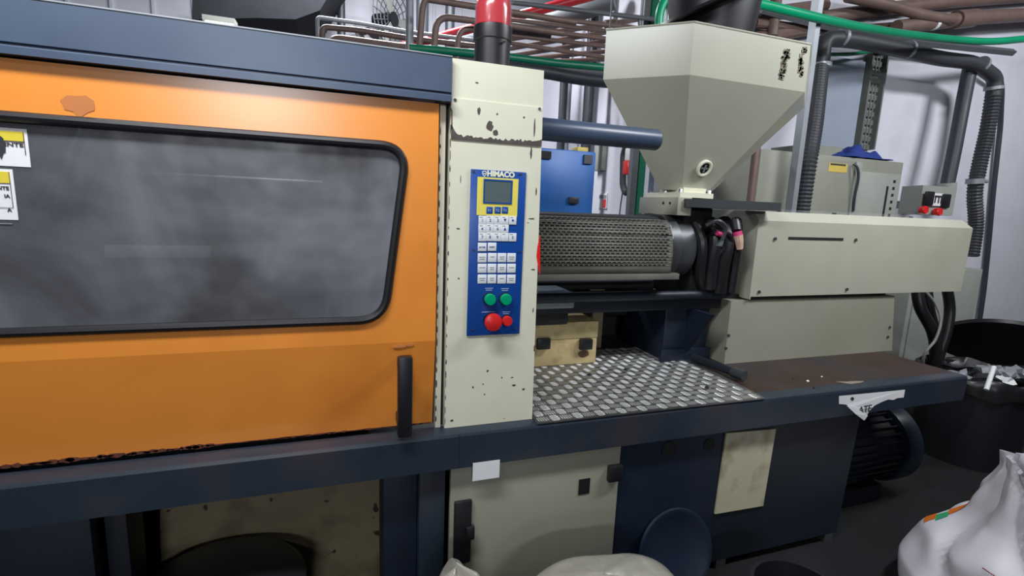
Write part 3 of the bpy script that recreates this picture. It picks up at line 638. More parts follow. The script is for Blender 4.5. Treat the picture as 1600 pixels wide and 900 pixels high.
# guide rods and carriage below
obj('guide_rod', C((0.62, .40, 1.12), (1.77, .40, 1.12), .022, seg=20), DKBLUE, iu)
obj('guide_rod', C((0.62, .72, 1.12), (1.77, .72, 1.12), .022, seg=20), GUN, iu)
obj('carriage_beam', B(0.62, 1.76, .42, .70, 1.045, 1.095, bev=.006), DKBLUE, iu)
obj('nozzle_block', B(0.66, 0.955, .40, .60, 1.072, 1.142, bev=.008), CASTG, iu)
obj('nozzle_arm', B(0.956, 1.02, .44, .50, 1.105, 1.125, bev=.004), GUN, iu)
obj('nozzle_base', B(0.70, 0.95, .44, .60, 0.990, 1.071, bev=.01), DARK, iu)
obj('saddle', B(1.48, 1.74, .47, .85, .7815, 1.044, bev=.01), BLUEP, iu)
obj('saddle_foot', B(1.46, 1.75, .45, .469, .7815, .84, bev=.002), BLUEP, iu)
obj('saddle_rib', prism(BM(), [(.30, 1.044), (.47, 1.044), (.47, .80)], 1.60, 1.62, 'X'), BLUEP, iu, smooth=0)
obj('rear_cylinder', C((0.64, .80, .98), (1.45, .80, .98), .045, seg=20), DARK, iu)
obj('rear_dark_sheet', B(0.625, 1.76, .985, 1.0, .7765, 1.27), DARK, iu, smooth=0)  # added dark sheet so the gap under the barrel stays dark
obj('rear_support', B(1.24, 1.30, .75, .80, .7765, 1.10), CREAMD, iu, smooth=0)
obj('valve', B(1.10, 1.19, .88, .94, .80, 1.10, bev=.01), GREEND, iu, label='green valve body')
obj('valve_stem', C((1.20, .85, .88), (1.24, .85, .88), .012, seg=10), REDP2, iu)
obj('actuator_rod', C((1.333,0.500,1.053), (1.346,0.500,1.102), .012, seg=12), CHROME, iu)
# tangle of cables and hoses between barrel and cover
hs = 'black hydraulic hoses with pink tape bunched between the barrel and the upper cream cover'
ch = root('cable_bundle', hs, 'cables', (1.72, 0.38, 1.12))
for i, (p, rr) in enumerate([
    (((1.634,0.420,1.467), (1.629,0.360,1.391), (1.622,0.360,1.278), (1.641,0.380,1.155)), .030),
    (((1.716,0.420,1.469), (1.687,0.350,1.384), (1.685,0.360,1.249), (1.702,0.380,1.138)), .034),
    (((1.791,0.420,1.471), (1.753,0.360,1.399), (1.759,0.370,1.262), (1.763,0.380,1.137)), .026),
    (((1.593,0.420,1.415), (1.574,0.330,1.455), (1.634,0.330,1.428), (1.658,0.330,1.356), (1.639,0.350,1.309)), .014),
    (((1.617,0.400,1.388), (1.606,0.330,1.421), (1.671,0.320,1.406), (1.708,0.340,1.326)), .012),
    (((1.553,0.420,1.450), (1.557,0.360,1.366), (1.582,0.380,1.216), (1.649,0.420,1.123)), .024)]):
    obj('hose', sweep(BM(), smoothpath(p), rr, 10), BLACKR, ch)
obj('cable', sweep(BM(), smoothpath(((1.555,0.340,1.448), (1.581,0.300,1.470), (1.627,0.300,1.441), (1.622,0.310,1.383))), .009, 8), GUN, ch)
obj('connector', C((1.728,0.360,1.472), (1.718,0.330,1.424), .026, r2=.024, seg=16), BLACKP, ch)
obj('pink_tape', C((1.715,0.327,1.424), (1.721,0.322,1.401), .022, seg=16), PINK, ch)
obj('pink_tape', C((1.597,0.318,1.416), (1.620,0.316,1.411), .012, seg=12), PINK, ch)
obj('foam_wrap', sweep(BM(), smoothpath(((1.717,0.319,1.407), (1.725,0.315,1.378), (1.733,0.315,1.346))), .02, 10, rf=lambda i: .022-.0005*i), SKINF, ch, label='pale foam wrapped cable end')
obj('connector_tip', C((1.733,0.314,1.346), (1.737,0.313,1.332), .008, seg=10), DARK, ch)
bm = BM(); vs = [bm.verts.new(p) for p in ((1.603,0.325,1.358), (1.628,0.318,1.394), (1.667,0.325,1.365), (1.659,0.330,1.353))]; bm.faces.new(vs); obj('tag', bm, CASTG, ch, smooth=0, sol=.002)

# ------------------------------------------------------------ covers
uc = root('upper_cover', 'long cream sheet metal cover with a thin slot, overhanging the shorter one below', 'machine cover', (2.63, 0.65, 1.113))
prof = [(.352, 1.113), (.352, 1.478), (.385, 1.522), (1.0, 1.522), (1.0, 1.113)]
def cov(x0, x1, prof):
    bm = BM(); n = len(prof)
    a = [bm.verts.new(V(x0, *p)) for p in prof]; b = [bm.verts.new(V(x1, *p)) for p in prof]
    for i in range(n-1): bm.faces.new((a[i], a[i+1], b[i+1], b[i]))
    return bm
bm = BM(); n = len(prof); zc = 1.495
a = [bm.verts.new(V(1.862, *p)) for p in prof]; b = [bm.verts.new(V(3.425 if p[1] < 1.5 else 3.375, *p)) for p in prof]
for i in range(n): bm.faces.new((a[i], b[i], b[(i+1) % n], a[(i+1) % n]))
bm.faces.new(a[::-1]); bm.faces.new(b)
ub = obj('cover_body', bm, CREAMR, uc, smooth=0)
obj('slot', B((2.056,0.351,1.399)[0], (2.422,0.351,1.399)[0], .3508, .3518, (2.236,0.351,1.391)[2], (2.234,0.351,1.405)[2]), DARK, ub, smooth=0)
for c in ((1.971,0.350,1.394), (2.507,0.350,1.397), (2.497,0.350,1.140), (1.913,0.350,1.137)): obj('bolt', C((c[0], .3515, c[2]), (c[0], .345, c[2]), .008, seg=8), GUN, ub)
for x in (2.05, 2.42, 3.0): obj('bolt', C((x, .42, 1.5225), (x, .42, 1.53), .010, seg=8), GUN, ub)
obj('left_lip', prism(BM(), [(1.862, .352), (1.862, .50), (1.868, .50), (1.868, .352)], 1.10, 1.1125, 'Z'), CREAMR, ub, smooth=0)
obj('plexi_strip', B(1.95, 3.30, .55, .98, 1.5225, 1.538), CLEAR, ub, smooth=0)
lcv = root('lower_cover', 'shorter cream cover box standing on the rusty deck under the long one', 'machine cover', (2.36, 0.65, 0.776))
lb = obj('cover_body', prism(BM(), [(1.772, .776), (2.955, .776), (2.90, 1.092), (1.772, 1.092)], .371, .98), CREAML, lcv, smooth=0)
for c in ((1.777,0.370,0.921), (1.770,0.370,0.857), (2.900,0.370,0.915), (2.898,0.370,0.860)): obj('bolt', C((c[0], .3708, c[2]), (c[0], .365, c[2]), .007, seg=8), GUN, lb)
obj('gap_filler', B(1.80, 2.90, .42, .95, 1.0922, 1.1128), DARK, lcv, smooth=0)

# ------------------------------------------------------------ deck items
tp = root('tread_plate', 'shiny aluminium tread plate lying on the deck beside the column', 'metal plate', (1.12, 0.35, 0.776))
obj('sheet', prism(BM(), [(.622, -.045), (1.603, -.047), (1.665, .715), (.622, .715)], .7764, .781, 'Z'), ALU, tp, smooth=0)
bm = BM(); r = random.Random(9)
def lug(bm, x, y, ang, L_=.034, W_=.0085, H_=.0022):
    ca, sa = math.cos(ang), math.sin(ang); ring = []
    for t, s in ((-1, 0), (-.55, -1), (.55, -1), (1, 0), (.55, 1), (-.55, 1)):
        ring.append((t*L_/2, s*W_/2))
    lo = [bm.verts.new(V(x+a*ca-b*sa, y+a*sa+b*ca, .7809)) for a, b in ring]
    hi = [bm.verts.new(V(x+.62*(a*ca-b*sa), y+.62*(a*sa+b*ca), .7809+H_)) for a, b in ring]
    bm.faces.new(hi)
    for i in range(6): bm.faces.new((lo[i], lo[(i+1) % 6], hi[(i+1) % 6], hi[i]))
# five-bar tread pattern: groups of parallel bars turned at right angles in turn
g = .044; ny = int(.74/g)+1; nx = int(1.0/g)+1
for i in range(nx):
    for j in range(ny):
        cx = .65+i*g; cy = -.018+j*g
        if cx > 1.575+.06*j/ny or cy > .69: continue
        a = 0.0 if (i+j) % 2 else math.radians(90)
        for k in (-2, -1, 0, 1, 2):
            px = cx-math.sin(a)*k*.0088; py = cy+math.cos(a)*k*.0088
            lug(bm, px, py, a, .040 if abs(k) < 2 else .032, .0062, .0018)
obj('tread_bars', bm, ALUB, tp, kind='stuff', smooth=0)
bm = BM()
for c in ((1.221,0.376,0.784), (1.022,0.349,0.784), (1.438,0.097,0.784), (1.460,0.381,0.784)): lathe(bm, [(.008, 0), (.009, .003), (.005, .008), (.001, .009)], (c[0], c[1], .7835), 'Z', 8)
obj('dirt_speck', bm, DARK, tp, kind='stuff')
wb = root('stained_block_box', 'oil-stained yellow box with black rubber tabs on the tread plate beneath the barrel', 'box', (0.98, 0.72, 0.783))
bx = obj('box_body', B(.70, 1.135, .505, .80, .7835, .905, bev=.003), WOOD, wb)
obj('box_lid', B(.70, 1.137, .503, .80, .9065, .985, bev=.003), WOOD, wb)
for px_ in ((0.857,0.500,0.895), (1.070,0.500,0.881)):
    t_ = obj('rubber_tab', B(px_[0]-.032, px_[0]+.032, .478, .5025, px_[2]-.026, px_[2]+.026, bev=.006), BLACKR, wb)
bm = BM(); c = (1.070,0.500,0.841); prism(bm, blob2d(c[0], c[2]-.01, .028, .018, 12, .15, 3), .5035, .5049); c = (0.935,0.500,0.909); obj('oil_stain', bm, mat('brown_oil_stain', (.12, .06, .03), .4), bx, smooth=0)
obj('red_marking', B(.93, 1.03, .62, .65, .9852, .9862), RUSTC, wb, smooth=0)
hr = root('steel_pry_bar', 'dark round steel bar lying on the deck against the lower cream cover', 'steel bar', (1.65, 0.3, 0.776))
obj('bar', C((1.625, .425, .803), (1.668, .165, .803), .0185, seg=16), DKBLUE, hr)
obj('bar_collar', C((1.662, .20, .803), (1.672, .14, .803), .0225, seg=16), GUN, hr)
for i, (c, s) in enumerate((((1.974,0.077,0.776), .006), ((2.099,0.110,0.776), .004), ((1.929,0.007,0.776), .005), ((1.935,0.120,0.776), .004))):
    obj('plastic_pellet', lathe(BM(), [(s, 0), (s*1.1, s*.5), (s*.5, s), (.0005, s*1.05)], (c[0], c[1], .7759), 'Z', 8), WHITEP if i < 2 else DARK, label=('larger white speck of plastic on the rusty deck', 'smaller white speck of plastic on the rusty deck', 'dark crumb on the rusty deck nearest its front edge', 'dark crumb on the rusty deck left of the white specks')[i], cat='debris')
bm = BM(); c = (2.165,0.026,0.776); prism(bm, [(c[0]-.06, c[1]+.02), (c[0]-.02, c[1]-.02), (c[0]+.05, c[1]-.018), (c[0]+.085, c[1]-.006), (c[0]+.03, c[1]+.006), (c[0]-.01, c[1]+.008)], .7757, .7763, 'Z')
obj('bare_patch', bm, mat('bare_scuffed_metal', (.25, .21, .17), .5), bed, smooth=0)

# ------------------------------------------------------------ under the bed, right: motor, hoses
mo = root('electric_motor', 'dark blue finned electric motor on the floor under the right end of the deck', 'motor', (2.6, 0.32, 0.0))
mb = obj('motor_body', C((2.21, .32, .285), (2.80, .32, .285), .185, seg=40), DKBLUE, mo)
for i in range(32):
    a = 2*math.pi*i/32; u = V(0, math.cos(a), math.sin(a)); p = V(0, .32, .285)+u*.183
    t = V(0, -math.sin(a), math.cos(a))*.003; bm = BM()
    q = [p+t, p-t, p-t+u*.022, p+t+u*.022]
    lo = [bm.verts.new(V(2.24, v.y, v.z)) for v in q]; hi = [bm.verts.new(V(2.79, v.y, v.z)) for v in q]
    bm.faces.new(lo); bm.faces.new(hi)
    for k in range(4): bm.faces.new((lo[k], hi[k], hi[(k+1) % 4], lo[(k+1) % 4]))
    obj('cooling_fin', bm, DKBLUE, mb, smooth=0)
obj('fan_cowl', lathe(BM(), [(.10, 2.80), (.222, 2.801), (.226, 2.82), (.226, 2.90), (.20, 2.93), (.06, 2.935)], (0, .32, .285), 'X', 44), NAVY if False else RAIL, mo)
obj('motor_foot', B(2.25, 2.75, .18, .46, 0.0, .098, bev=.004), DKBLUE, mo)
rh = root('return_hoses', 'black hoses looping down from the upper cover behind the deck end', 'hoses', (3.1, 0.75, 0.0))
for p, rr, m in ((((3.677,0.750,1.104), (3.678,0.700,0.938), (3.786,0.660,0.766), (3.862,0.660,0.582), (3.937,0.660,0.202)), .036, BLACKR),
                 (((3.780,0.750,1.103), (3.803,0.720,0.930), (3.902,0.700,0.705), (3.932,0.700,0.495), (3.989,0.700,0.180)), .03, BLACKR),
                 (((3.979,0.750,1.101), (4.053,0.740,0.919), (4.035,0.720,0.763), (3.997,0.720,0.554), (3.977,0.720,0.270)), .033, BLACKR),
                 (((3.701,0.700,1.047), (3.758,0.660,0.966), (3.769,0.620,0.865), (3.718,0.600,0.741), (3.668,0.620,0.624), (3.834,0.700,0.385)), .009, WIRE)):
    obj('hose', sweep(BM(), smoothpath(p), rr, 12), m, rh)
# ------------------------------------------------------------ under the bed, left
dr = root('black_oil_drum', 'big black round plastic drum in the recess under the orange door', 'drum', (-0.3, 0.12, 0.0))
obj('drum_body', lathe(BM(), [(.20, 0.0), (.235, .05), (.245, .26), (.255, .27), (.255, .285), (.235, .30), (.12, .315), (.001, .318)], (-.375, .075, 0), 'Z', 44), BLACKP, dr)
cw = root('round_lid', 'dark round lid leaning on the deep blue front panel behind the plastic film sack', 'lid', (1.25, -0.05, 0.0))
Mr = Matrix.Rotation(math.radians(-14), 4, 'X')
obj('lid_disc', lathe(BM(), [(.001, .008), (.135, .006), (.150, -.004), (.168, -.006), (.172, .004), (.165, .012), (.001, .014)], (1.245, -.050, .168), 'Y', 44, M=Mr), BLUEP, cw)
bk = root('black_bucket', 'black round plastic bucket at the bottom in front of the dark panel', 'bucket', (1.42, -0.42, 0.0))
obj('bucket_body', lathe(BM(), [(.11, 0.0), (.138, .27), (.146, .272), (.146, .285), (.134, .285), (.107, .012), (.001, .01)], (1.42, -.44, 0), 'Z', 40), BLACKP, bk)
# ------------------------------------------------------------ bags
def sack(name, c, rx, ry, h, seed, m, amp=.06, fold=.5, rings=26, seg=56, power=2.6, top_pinch=None):
    bm = BM(); R_ = []
    for k in range(rings+1):
        t = k/rings; z = h*t
        prof_ = (1-abs(2*t-1)**power)**(1/power) if t > .5 else (1-abs(2*t-1)**(power*2.2))**(1/(power*2.2))
        prof_ = max(prof_, .0)
        ring = []
        for i in range(seg):
            a = 2*math.pi*i/seg
            n1 = noise.noise(V(math.cos(a)*1.3+seed, math.sin(a)*1.3, t*2.2)); n2 = noise.noise(V(math.cos(a)*3.5, math.sin(a)*3.5+seed, t*5))
            f = 1+amp*(n1*2+n2*fold)
            ring.append(bm.verts.new(V(c[0]+rx*prof_*f*math.cos(a), c[1]+ry*prof_*f*math.sin(a), z*(1+amp*.6*n1*(t > .5)))))
        R_.append(ring)
    for k in range(rings):
        for i in range(seg): bm.faces.new((R_[k][i], R_[k][(i+1) % seg], R_[k+1][(i+1) % seg], R_[k+1][i]))
    bmesh.ops.contextual_create(bm, geom=R_[0]); 
    return bm
sk = root('plastic_film_sack', 'full sack wrapped in creased translucent plastic film at the bottom centre', 'sack', (0.86, -0.36, 0.0))
obj('film', sack('film', (.715, -.37), .31, .19, .45, 3.1, FILM, amp=.03), FILM, sk, smooth=70)
sk2 = root('clear_bag', 'small crumpled clear plastic bag in front of the latch of the cream door', 'bag', (0.32, -0.24, 0.0))
obj('film', sack('film', (.305, -.24), .10, .09, .455, 8.4, FILM, amp=.13, fold=1.2), FILM, sk2, smooth=60)
# big white woven sack, bottom right
bs = root('white_woven_sack', 'big white woven plastic sack with orange and green print at the bottom right', 'sack', (2.62, -0.6, 0.0))
SG = 120
def bigsack():
    bm = BM(); rings = 60; seg = 120; R_ = []
    for k in range(rings+1):
        t = k/rings; ring = []
        for i in range(seg):
            a = 2*math.pi*i/seg; ca, sa = math.cos(a), math.sin(a)
            z = .655*t
            K = ((0, .42), (.06, .455), (.14, .45), (.28, .385), (.42, .285), (.53, .245), (.60, .225), (.66, .225))
            rad = K[-1][1]
            for (za, ra), (zb_, rb2) in zip(K, K[1:]):
                if za <= z <= zb_: rad = ra+(rb2-ra)*(z-za)/(zb_-za); break
            up = min(1, max(0, (t-.2)/.4))
            n1 = noise.noise(V(ca*1.6, sa*1.6, t*3+4)); n2 = noise.noise(V(ca*4+t*2, sa*4, t*5))
            crease = abs(math.sin(a*4.5+3.0*t+1.5*n1))
            rr = rad*(1+.10*n1+.10*n2*up-.17*(1-crease)**3*up)
            lean = .05*max(0, t-.6)
            ring.append(bm.verts.new(V(2.45+rr*ca-lean, -.66+rr*sa, z+.02*math.sin(a*3+1)*t*t)))
        R_.append(ring)
    for k in range(rings):
        for i in range(seg): bm.faces.new((R_[k][i], R_[k][(i+1) % seg], R_[k+1][(i+1) % seg], R_[k+1][i]))
    return bm, R_
bm, R_ = bigsack()
prA = [[v.co.copy() for v in ring] for ring in R_]
obj('sack_cloth', bm, WHITEC, bs, smooth=80)
def patch(k0, k1, i0, i1, m, name, off=.002):
    bm = BM(); cc = V(2.63, -.65, .3); g = {}
    for k in range(k0, k1+1):
        for i in range(i0, i1+1):
            p = prA[k][i % SG]; n = (p-V(2.45, -.66, p.z)).normalized(); g[k, i] = bm.verts.new(p+n*off)
    for k in range(k0, k1):
        for i in range(i0, i1): bm.faces.new((g[k, i], g[k, i+1], g[k+1, i+1], g[k+1, i]))
    return obj(name, bm, m, bs, smooth=80)
patch(32, 42, 37, 40, ORPR, 'orange_print'); patch(29, 32, 38, 41, GRPR, 'green_print'); patch(26, 29, 37, 40, ORPR, 'orange_print')
sp_ = [prA[30][i % SG]+(prA[30][i % SG]-V(2.45, -.66, prA[30][i % SG].z)).normalized()*.004 for i in range(56, 118)]
bm = BM()
for i in range(0, len(sp_)-1):
    a, b = sp_[i], sp_[i+1]
    for q in (0, .34, .67): cyl(bm, a.lerp(b, q), a.lerp(b, q+.22), .002, 5)
obj('red_stitching', bm, SEAM, bs, kind='stuff')
# ------------------------------------------------------------ rubbish bin
rb_ = root('rubbish_bin', 'black plastic rubbish bin with rubbish on its rim beyond the deck end', 'bin', (3.9, 0.46, 0.0))
BCX, BCY = 3.88, 0.43
obj('bin_body', lathe(BM(), [(.265, 0.0), (.295, .52), (.305, .525), (.305, .56), (.285, .56), (.25, .02), (.001, .015)], (BCX, BCY, 0), 'Z', 48), BLACKP, rb_)
bm = BM(); r = random.Random(2)
seg = 60; rr_ = []
for k, (rad, z) in enumerate(((.312, .47), (.316, .53), (.312, .572), (.292, .578), (.27, .52))):
    rr_.append([bm.verts.new(V(BCX+(rad+.008*math.sin(i*1.7+k)+.006*math.sin(i*.9))*math.cos(2*math.pi*i/seg), BCY+(rad+.008*math.sin(i*1.7+k))*math.sin(2*math.pi*i/seg), z+.012*math.sin(i*.8+k))) for i in range(seg)])
for k in range(4):
    for i in range(seg): bm.faces.new((rr_[k][i], rr_[k][(i+1) % seg], rr_[k+1][(i+1) % seg], rr_[k+1][i]))
obj('bin_liner', bm, BLACKR, rb_, smooth=70)
ld = root('bin_lid', 'black round lid propped tilted open over the rubbish bin', 'lid', (3.95, 0.75, 0.62))
Ml = Matrix.Rotation(math.radians(30), 4, 'Y') @ Matrix.Rotation(math.radians(-20), 4, 'X')
obj('lid_shell', lathe(BM(), [(.34, -.02), (.355, -.015), (.355, .012), (.30, .035), (.001, .055)], (4.47, .64, .665), 'Z', 48, M=Ml), BLACKP, ld)
st = obj('white_tube', C((3.567,0.200,0.694), (3.477,0.170,0.573), .0125, seg=12), WHITEP, label='short white tube hanging over the rim of the rubbish bin', cat='tube')
tr_ = root('crumpled_rubbish', 'crumpled pale paper and film heaped in the rubbish bin', 'rubbish', (3.9, 0.5, 0.55))
for i in range(9):
    r = random.Random(i+40); c = V(3.74+.04*i+r.uniform(-.03, .03), .27+r.uniform(0, .2), .555+r.uniform(-.02, .04)); bm = BM()
    bmesh.ops.create_icosphere(bm, subdivisions=2, radius=.05+.02*r.random())
    for v in bm.verts: v.co = V(v.co.x*1.4, v.co.y, v.co.z*.7)*(1+.9*noise.noise(v.co*30+V(i*7, 0, 0)))+c
    obj('paper_ball', bm, WHITEP if i in (2, 5, 7) else BLACKR if i % 2 else SOOT, tr_, smooth=0)

# ------------------------------------------------------------ back right: cabinet etc.
cb = root('beige_machine_cabinet', 'grey-beige sheet metal cabinet behind the covers with a blue cloth on top', 'cabinet', (3.2, 1.6, 0.0))
YC = 1.45
xl = (2.913,1.450,1.965)[0]; xr = (4.414,1.450,2.001)[0]; zt = (3.607,1.450,1.981)[2]
obj('cabinet_body', B(xl, xr, YC, 2.05, 0, zt, bev=.006), CABM, cb)
xa = (3.299,1.450,1.690)[0]; xb = (3.847,1.450,1.715)[0]; xc = (3.924,1.450,1.719)[0]; xd = (4.393,1.450,1.741)[0]
obj('front_door', B(xa, xb, YC-.012, YC-.0005, .3, zt-.03, bev=.003), CABM, cb)
obj('edge_profile', B(xb+.01, xc, YC-.022, YC-.0005, .3, zt-.03, bev=.003), CABL, cb)
vd = obj('side_panel', B(xc+.01, xd, YC-.010, YC-.0005, .3, zt-.10, bev=.003), CABL, cb)
for i in range(6):
    z = zt-.17-.055*i; xx = (4.325,1.450,1.738)[0]
    obj('vent_slot', B(xx-.012, xx+.012, YC-.013, YC-.0102, z, z+.022), DARK, vd, smooth=0)
obj('gap_strip', B((4.243,1.450,1.734)[0], (4.265,1.450,1.735)[0], YC-.0125, YC-.0102, .4, zt-.2), DARK, vd, smooth=0)
yl = obj('yellow_label', B((3.573,1.430,1.886)[0], (3.768,1.430,1.898)[0], YC-.0145, YC-.0122, (3.673,1.430,1.859)[2], (3.660,1.430,1.926)[2]), PLASTY, cb, smooth=0)
obj('label_print', B((3.587,1.430,1.887)[0], (3.748,1.430,1.897)[0], YC-.0155, YC-.0147, (3.663,1.430,1.909)[2], (3.661,1.430,1.922)[2]), INK, yl, smooth=0)
obj('black_cable', sweep(BM(), smoothpath(((3.811,1.420,1.930), (3.833,1.400,1.896), (3.857,1.400,1.814), (3.862,1.410,1.691), (3.881,1.420,1.566))), .010, 8), DPIPE, cb)
obj('top_riser', B((3.537,1.620,2.079)[0], (3.923,1.620,2.108)[0], 1.62, 1.98, zt+.001, zt+.10), CABM, cb)
cg = BM(); bmesh.ops.create_grid(cg, x_segments=34, y_segments=20, size=1)
cc = (4.041,1.480,1.999); cxw = ((4.318,1.480,2.018)[0]-(3.795,1.480,1.982)[0])/2
for v in cg.verts:
    x, y = v.co.x, v.co.y; e = max(0, 1-(x*x+y*y)**1.2)
    zz = .115*e*(.7+.9*noise.noise(V(x*2.2+3, y*2.2, 1)))+.03*e*noise.noise(V(x*7, y*7, 5))
    v.co = V(cc[0]+x*cxw*(1+.12*noise.noise(V(x*3, y*3, 9))), 1.62+y*.16*(1+.3*noise.noise(V(x*2, y*2, 4))), zt+.012+max(0, zz))
cl_ = obj('blue_cloth', cg, CLOTH, label='crumpled royal blue cloth on top of the grey-beige cabinet', cat='cloth', smooth=80, sol=.006)
cl2 = root('low_grey_cabinet', 'low grey-green cabinet by the wall behind the hoses at the deck end', 'cabinet', (4.2, 1.7, 0.0))
obj('cabinet_body', B((4.601,1.350,1.098)[0], (5.527,1.350,1.083)[0], 1.35, 2.0, 0, (5.200,1.350,1.102)[2], bev=.008), CABL, cl2)
obj('cabinet_panel', B((4.601,1.350,1.098)[0]+.05, (5.472,1.350,1.083)[0]-.04, 1.338, 1.3495, .05, (5.200,1.350,1.102)[2]-.05, bev=.003), CABL, cl2)
# socket box
eb = root('socket_box', 'grey wall socket box with two black outlets and red plugs behind the upper cover', 'electrical box', (5.0, 1.5, 1.6))
YE = 1.55
a_ = (4.854,1.550,1.802); b_ = (5.277,1.550,1.823); zt_ = (5.043,1.550,1.823)[2]; zb_ = (5.111,1.550,1.571)[2]
def ebm(): return prism(BM(), [(a_[0], YE), (b_[0], YE-.02), (b_[0]+.12, YE+.08), (b_[0]+.12, YE+.24), (a_[0]+.10, YE+.24)], zb_, zt_, 'Z')
obj('box_body', ebm(), CABL, eb, smooth=0)
obj('wall_bracket', B(a_[0]+.15, a_[0]+.20, YE+.241, 2.099, zb_+.05, zb_+.12), STEEL, eb, smooth=0)
for c in ((4.913,1.520,1.711), (5.138,1.520,1.698)): obj('outlet', B(c[0]-.06, c[0]+.06, 1.515, YE-.022, c[2]-.06, c[2]+.06, bev=.01), BLACKP, eb)
c = (5.033,1.520,1.705); lb_ = obj('white_plate', B(c[0]-.068, c[0]+.066, 1.522, YE-.022, c[2]-.055, c[2]+.055), WHITEP, eb, smooth=0)
bm = BM(); box(bm, c[0]-.05, c[0]+.05, 1.518, 1.5218, c[2]+.02, c[2]+.035)
for q in (-.045, 0, .035): box(bm, c[0]+q, c[0]+q+.013, 1.518, 1.5218, c[2]-.03, c[2]+.02)
obj('plate_symbol', bm, INK, lb_, smooth=0)
for c in ((4.840,1.500,1.608), (5.028,1.500,1.598)): obj('red_plug', lathe(BM(), [(.030, 1.48), (.036, 1.49), (.030, 1.52), (.030, YE-.022)], (c[0], 0, c[2]), 'Y', 18), REDP2, eb)

# ------------------------------------------------------------ conduits on the right
def hang(o, p, r=.006):
    p = Vector(p); obj('hanger_rod', C(p, (p.x, p.y, 4.799), r, seg=6), GREYM, o)
def tube_thing(name, label, cat, pts, r, m, rad=.12, group=None, seg=12, cor=False, pitch=.02):
    bm = corrugated(pts, r, pitch, rad=rad) if cor else pipe(pts, r, rad, seg)
    return obj(name, bm, m, label=label, cat=cat, group=group, smooth=70 if not cor else 0)
def clamp(pp, d, r, parent, m=STEEL, w_=.03):
    d = Vector(d).normalized(); p = Vector(pp)
    return obj('clamp_ring', C(p-d*w_/2, p+d*w_/2, r*1.16, seg=18), m, parent)
hz = root('overhead_conduit', 'thick dark grey conduit running under the green pipe between two elbows, with pale clamps', 'conduit', (4.696,1.750,2.961))
obj('conduit', pipe([(3.714,1.750,2.734), (3.705,1.750,2.927), (4.004,1.750,2.959), (4.615,1.750,2.960), (5.117,1.750,2.951), (5.591,1.750,2.978), (5.924,1.750,2.882), (5.936,1.750,2.720)], .062, .14, 16), HOSEM, hz)
for a, b in (((3.852,1.750,2.962), (3.932,1.750,2.959)), ((4.628,1.750,2.972), (4.734,1.750,2.971)), ((5.636,1.750,2.984), (5.718,1.750,2.960)), ((3.718,1.750,2.749), (3.720,1.750,2.700)), ((5.915,1.750,2.817), (5.924,1.750,2.760))):
    a = Vector(a); b = Vector(b); clamp((a+b)/2, b-a, .064, hz)
tube_thing('corrugated_hose', 'dark corrugated hose dropping beside the steel strut left of the beige cabinet', 'hose', [(3.656,1.700,2.686), (3.442,1.500,2.225), (3.294,1.380,1.945), (3.290,1.380,1.688), (3.288,1.380,1.522)], .056, HOSEM, cor=True, pitch=.028)
tube_thing('corrugated_hose', 'dark corrugated hose dropping along the wall right of the socket box', 'hose', [(5.933,1.750,2.732), (5.950,1.750,2.427), (5.926,1.750,2.123), (5.866,1.720,1.813), (5.960,1.700,1.506), (5.902,1.660,1.192)], .058, HOSEM, cor=True, pitch=.03)
o = root('pipe_clamp', 'bright metal clamp around the corrugated hose right of the socket box', 'clamp', (5.882,1.730,1.918))
obj('clamp_band', C((5.856,1.725,1.941), (5.861,1.725,1.893), .072, seg=20), STEEL, o); c = (5.943,1.700,1.921); obj('clamp_screw', C((c[0]-.04, c[1], c[2]), (c[0]+.05, c[1], c[2]), .018, seg=10), STEEL, o)
tube_thing('conduit_drop', 'smooth dark conduit dropping from overhead into the socket box', 'conduit', [(5.649,1.820,2.968), (5.641,1.820,2.644), (5.604,1.800,2.225), (5.557,1.780,1.866)], .058, DPIPE, rad=.05)
ga = root('conduit_gland', 'grey gland where the smooth conduit enters the socket box', 'fitting', (5.540,1.780,1.859)); obj('gland', C((5.543,1.775,1.884), (5.553,1.775,1.817), .075, seg=18), CABL, ga)
tube_thing('wall_cable', 'thin black cable hanging down the white wall at the far right', 'cable', [(6.246,1.950,3.035), (6.497,2.000,2.951), (6.700,2.050,2.529), (6.810,2.060,1.861), (6.907,2.060,1.299), (6.986,2.060,0.786), (7.012,2.050,0.258)], .024, DPIPE)
tube_thing('thin_green_pipe', 'thin green water pipe curving beneath the overhead conduit', 'pipe', [(3.779,1.900,2.854), (4.276,1.950,2.931), (4.854,1.980,3.074), (5.480,2.000,3.175)], .016, GREEN)
tube_thing('green_pipe', 'bright green water pipe crossing the upper right above the conduit', 'pipe', [(2.181,1.200,2.808), (2.448,1.180,2.800), (2.903,1.200,2.802), (3.431,1.300,2.847), (4.049,1.420,2.919), (4.839,1.550,3.023), (5.375,1.550,3.071), (6.209,1.550,3.235)], .030, GREEN, rad=.3)
tube_thing('flat_steel_channel', 'grey steel channel ending at the right under the green pipe', 'channel', [(3.188,1.900,3.116), (3.735,1.900,3.093), (4.976,1.900,3.113), (6.388,1.900,3.210)], .034, GREYM, rad=.02, seg=4)
PG = 'brown pipes overhead at the upper right'
def brown(i, pts, r, lab):
    o = root('brown_pipe', lab, 'pipe', pts[0], PG if False else None)
    obj('pipe_run', pipe(pts, r, .25, 14), BROWN, o); return o
o = brown(0, [(4.704,1.900,3.198), (5.268,1.900,3.330), (5.786,1.900,3.447), (7.053,1.900,3.680)], .062, 'thick brown pipe with couplings just above the green pipe at the far right')
for a, b in (((5.453,1.900,3.374), (5.715,1.900,3.430)),): obj('coupling', C(a, b, .08, seg=18), BROWN, o)
obj('white_band', C((5.144,1.900,3.301), (5.185,1.900,3.309), .066, seg=16), WHITEP, o)
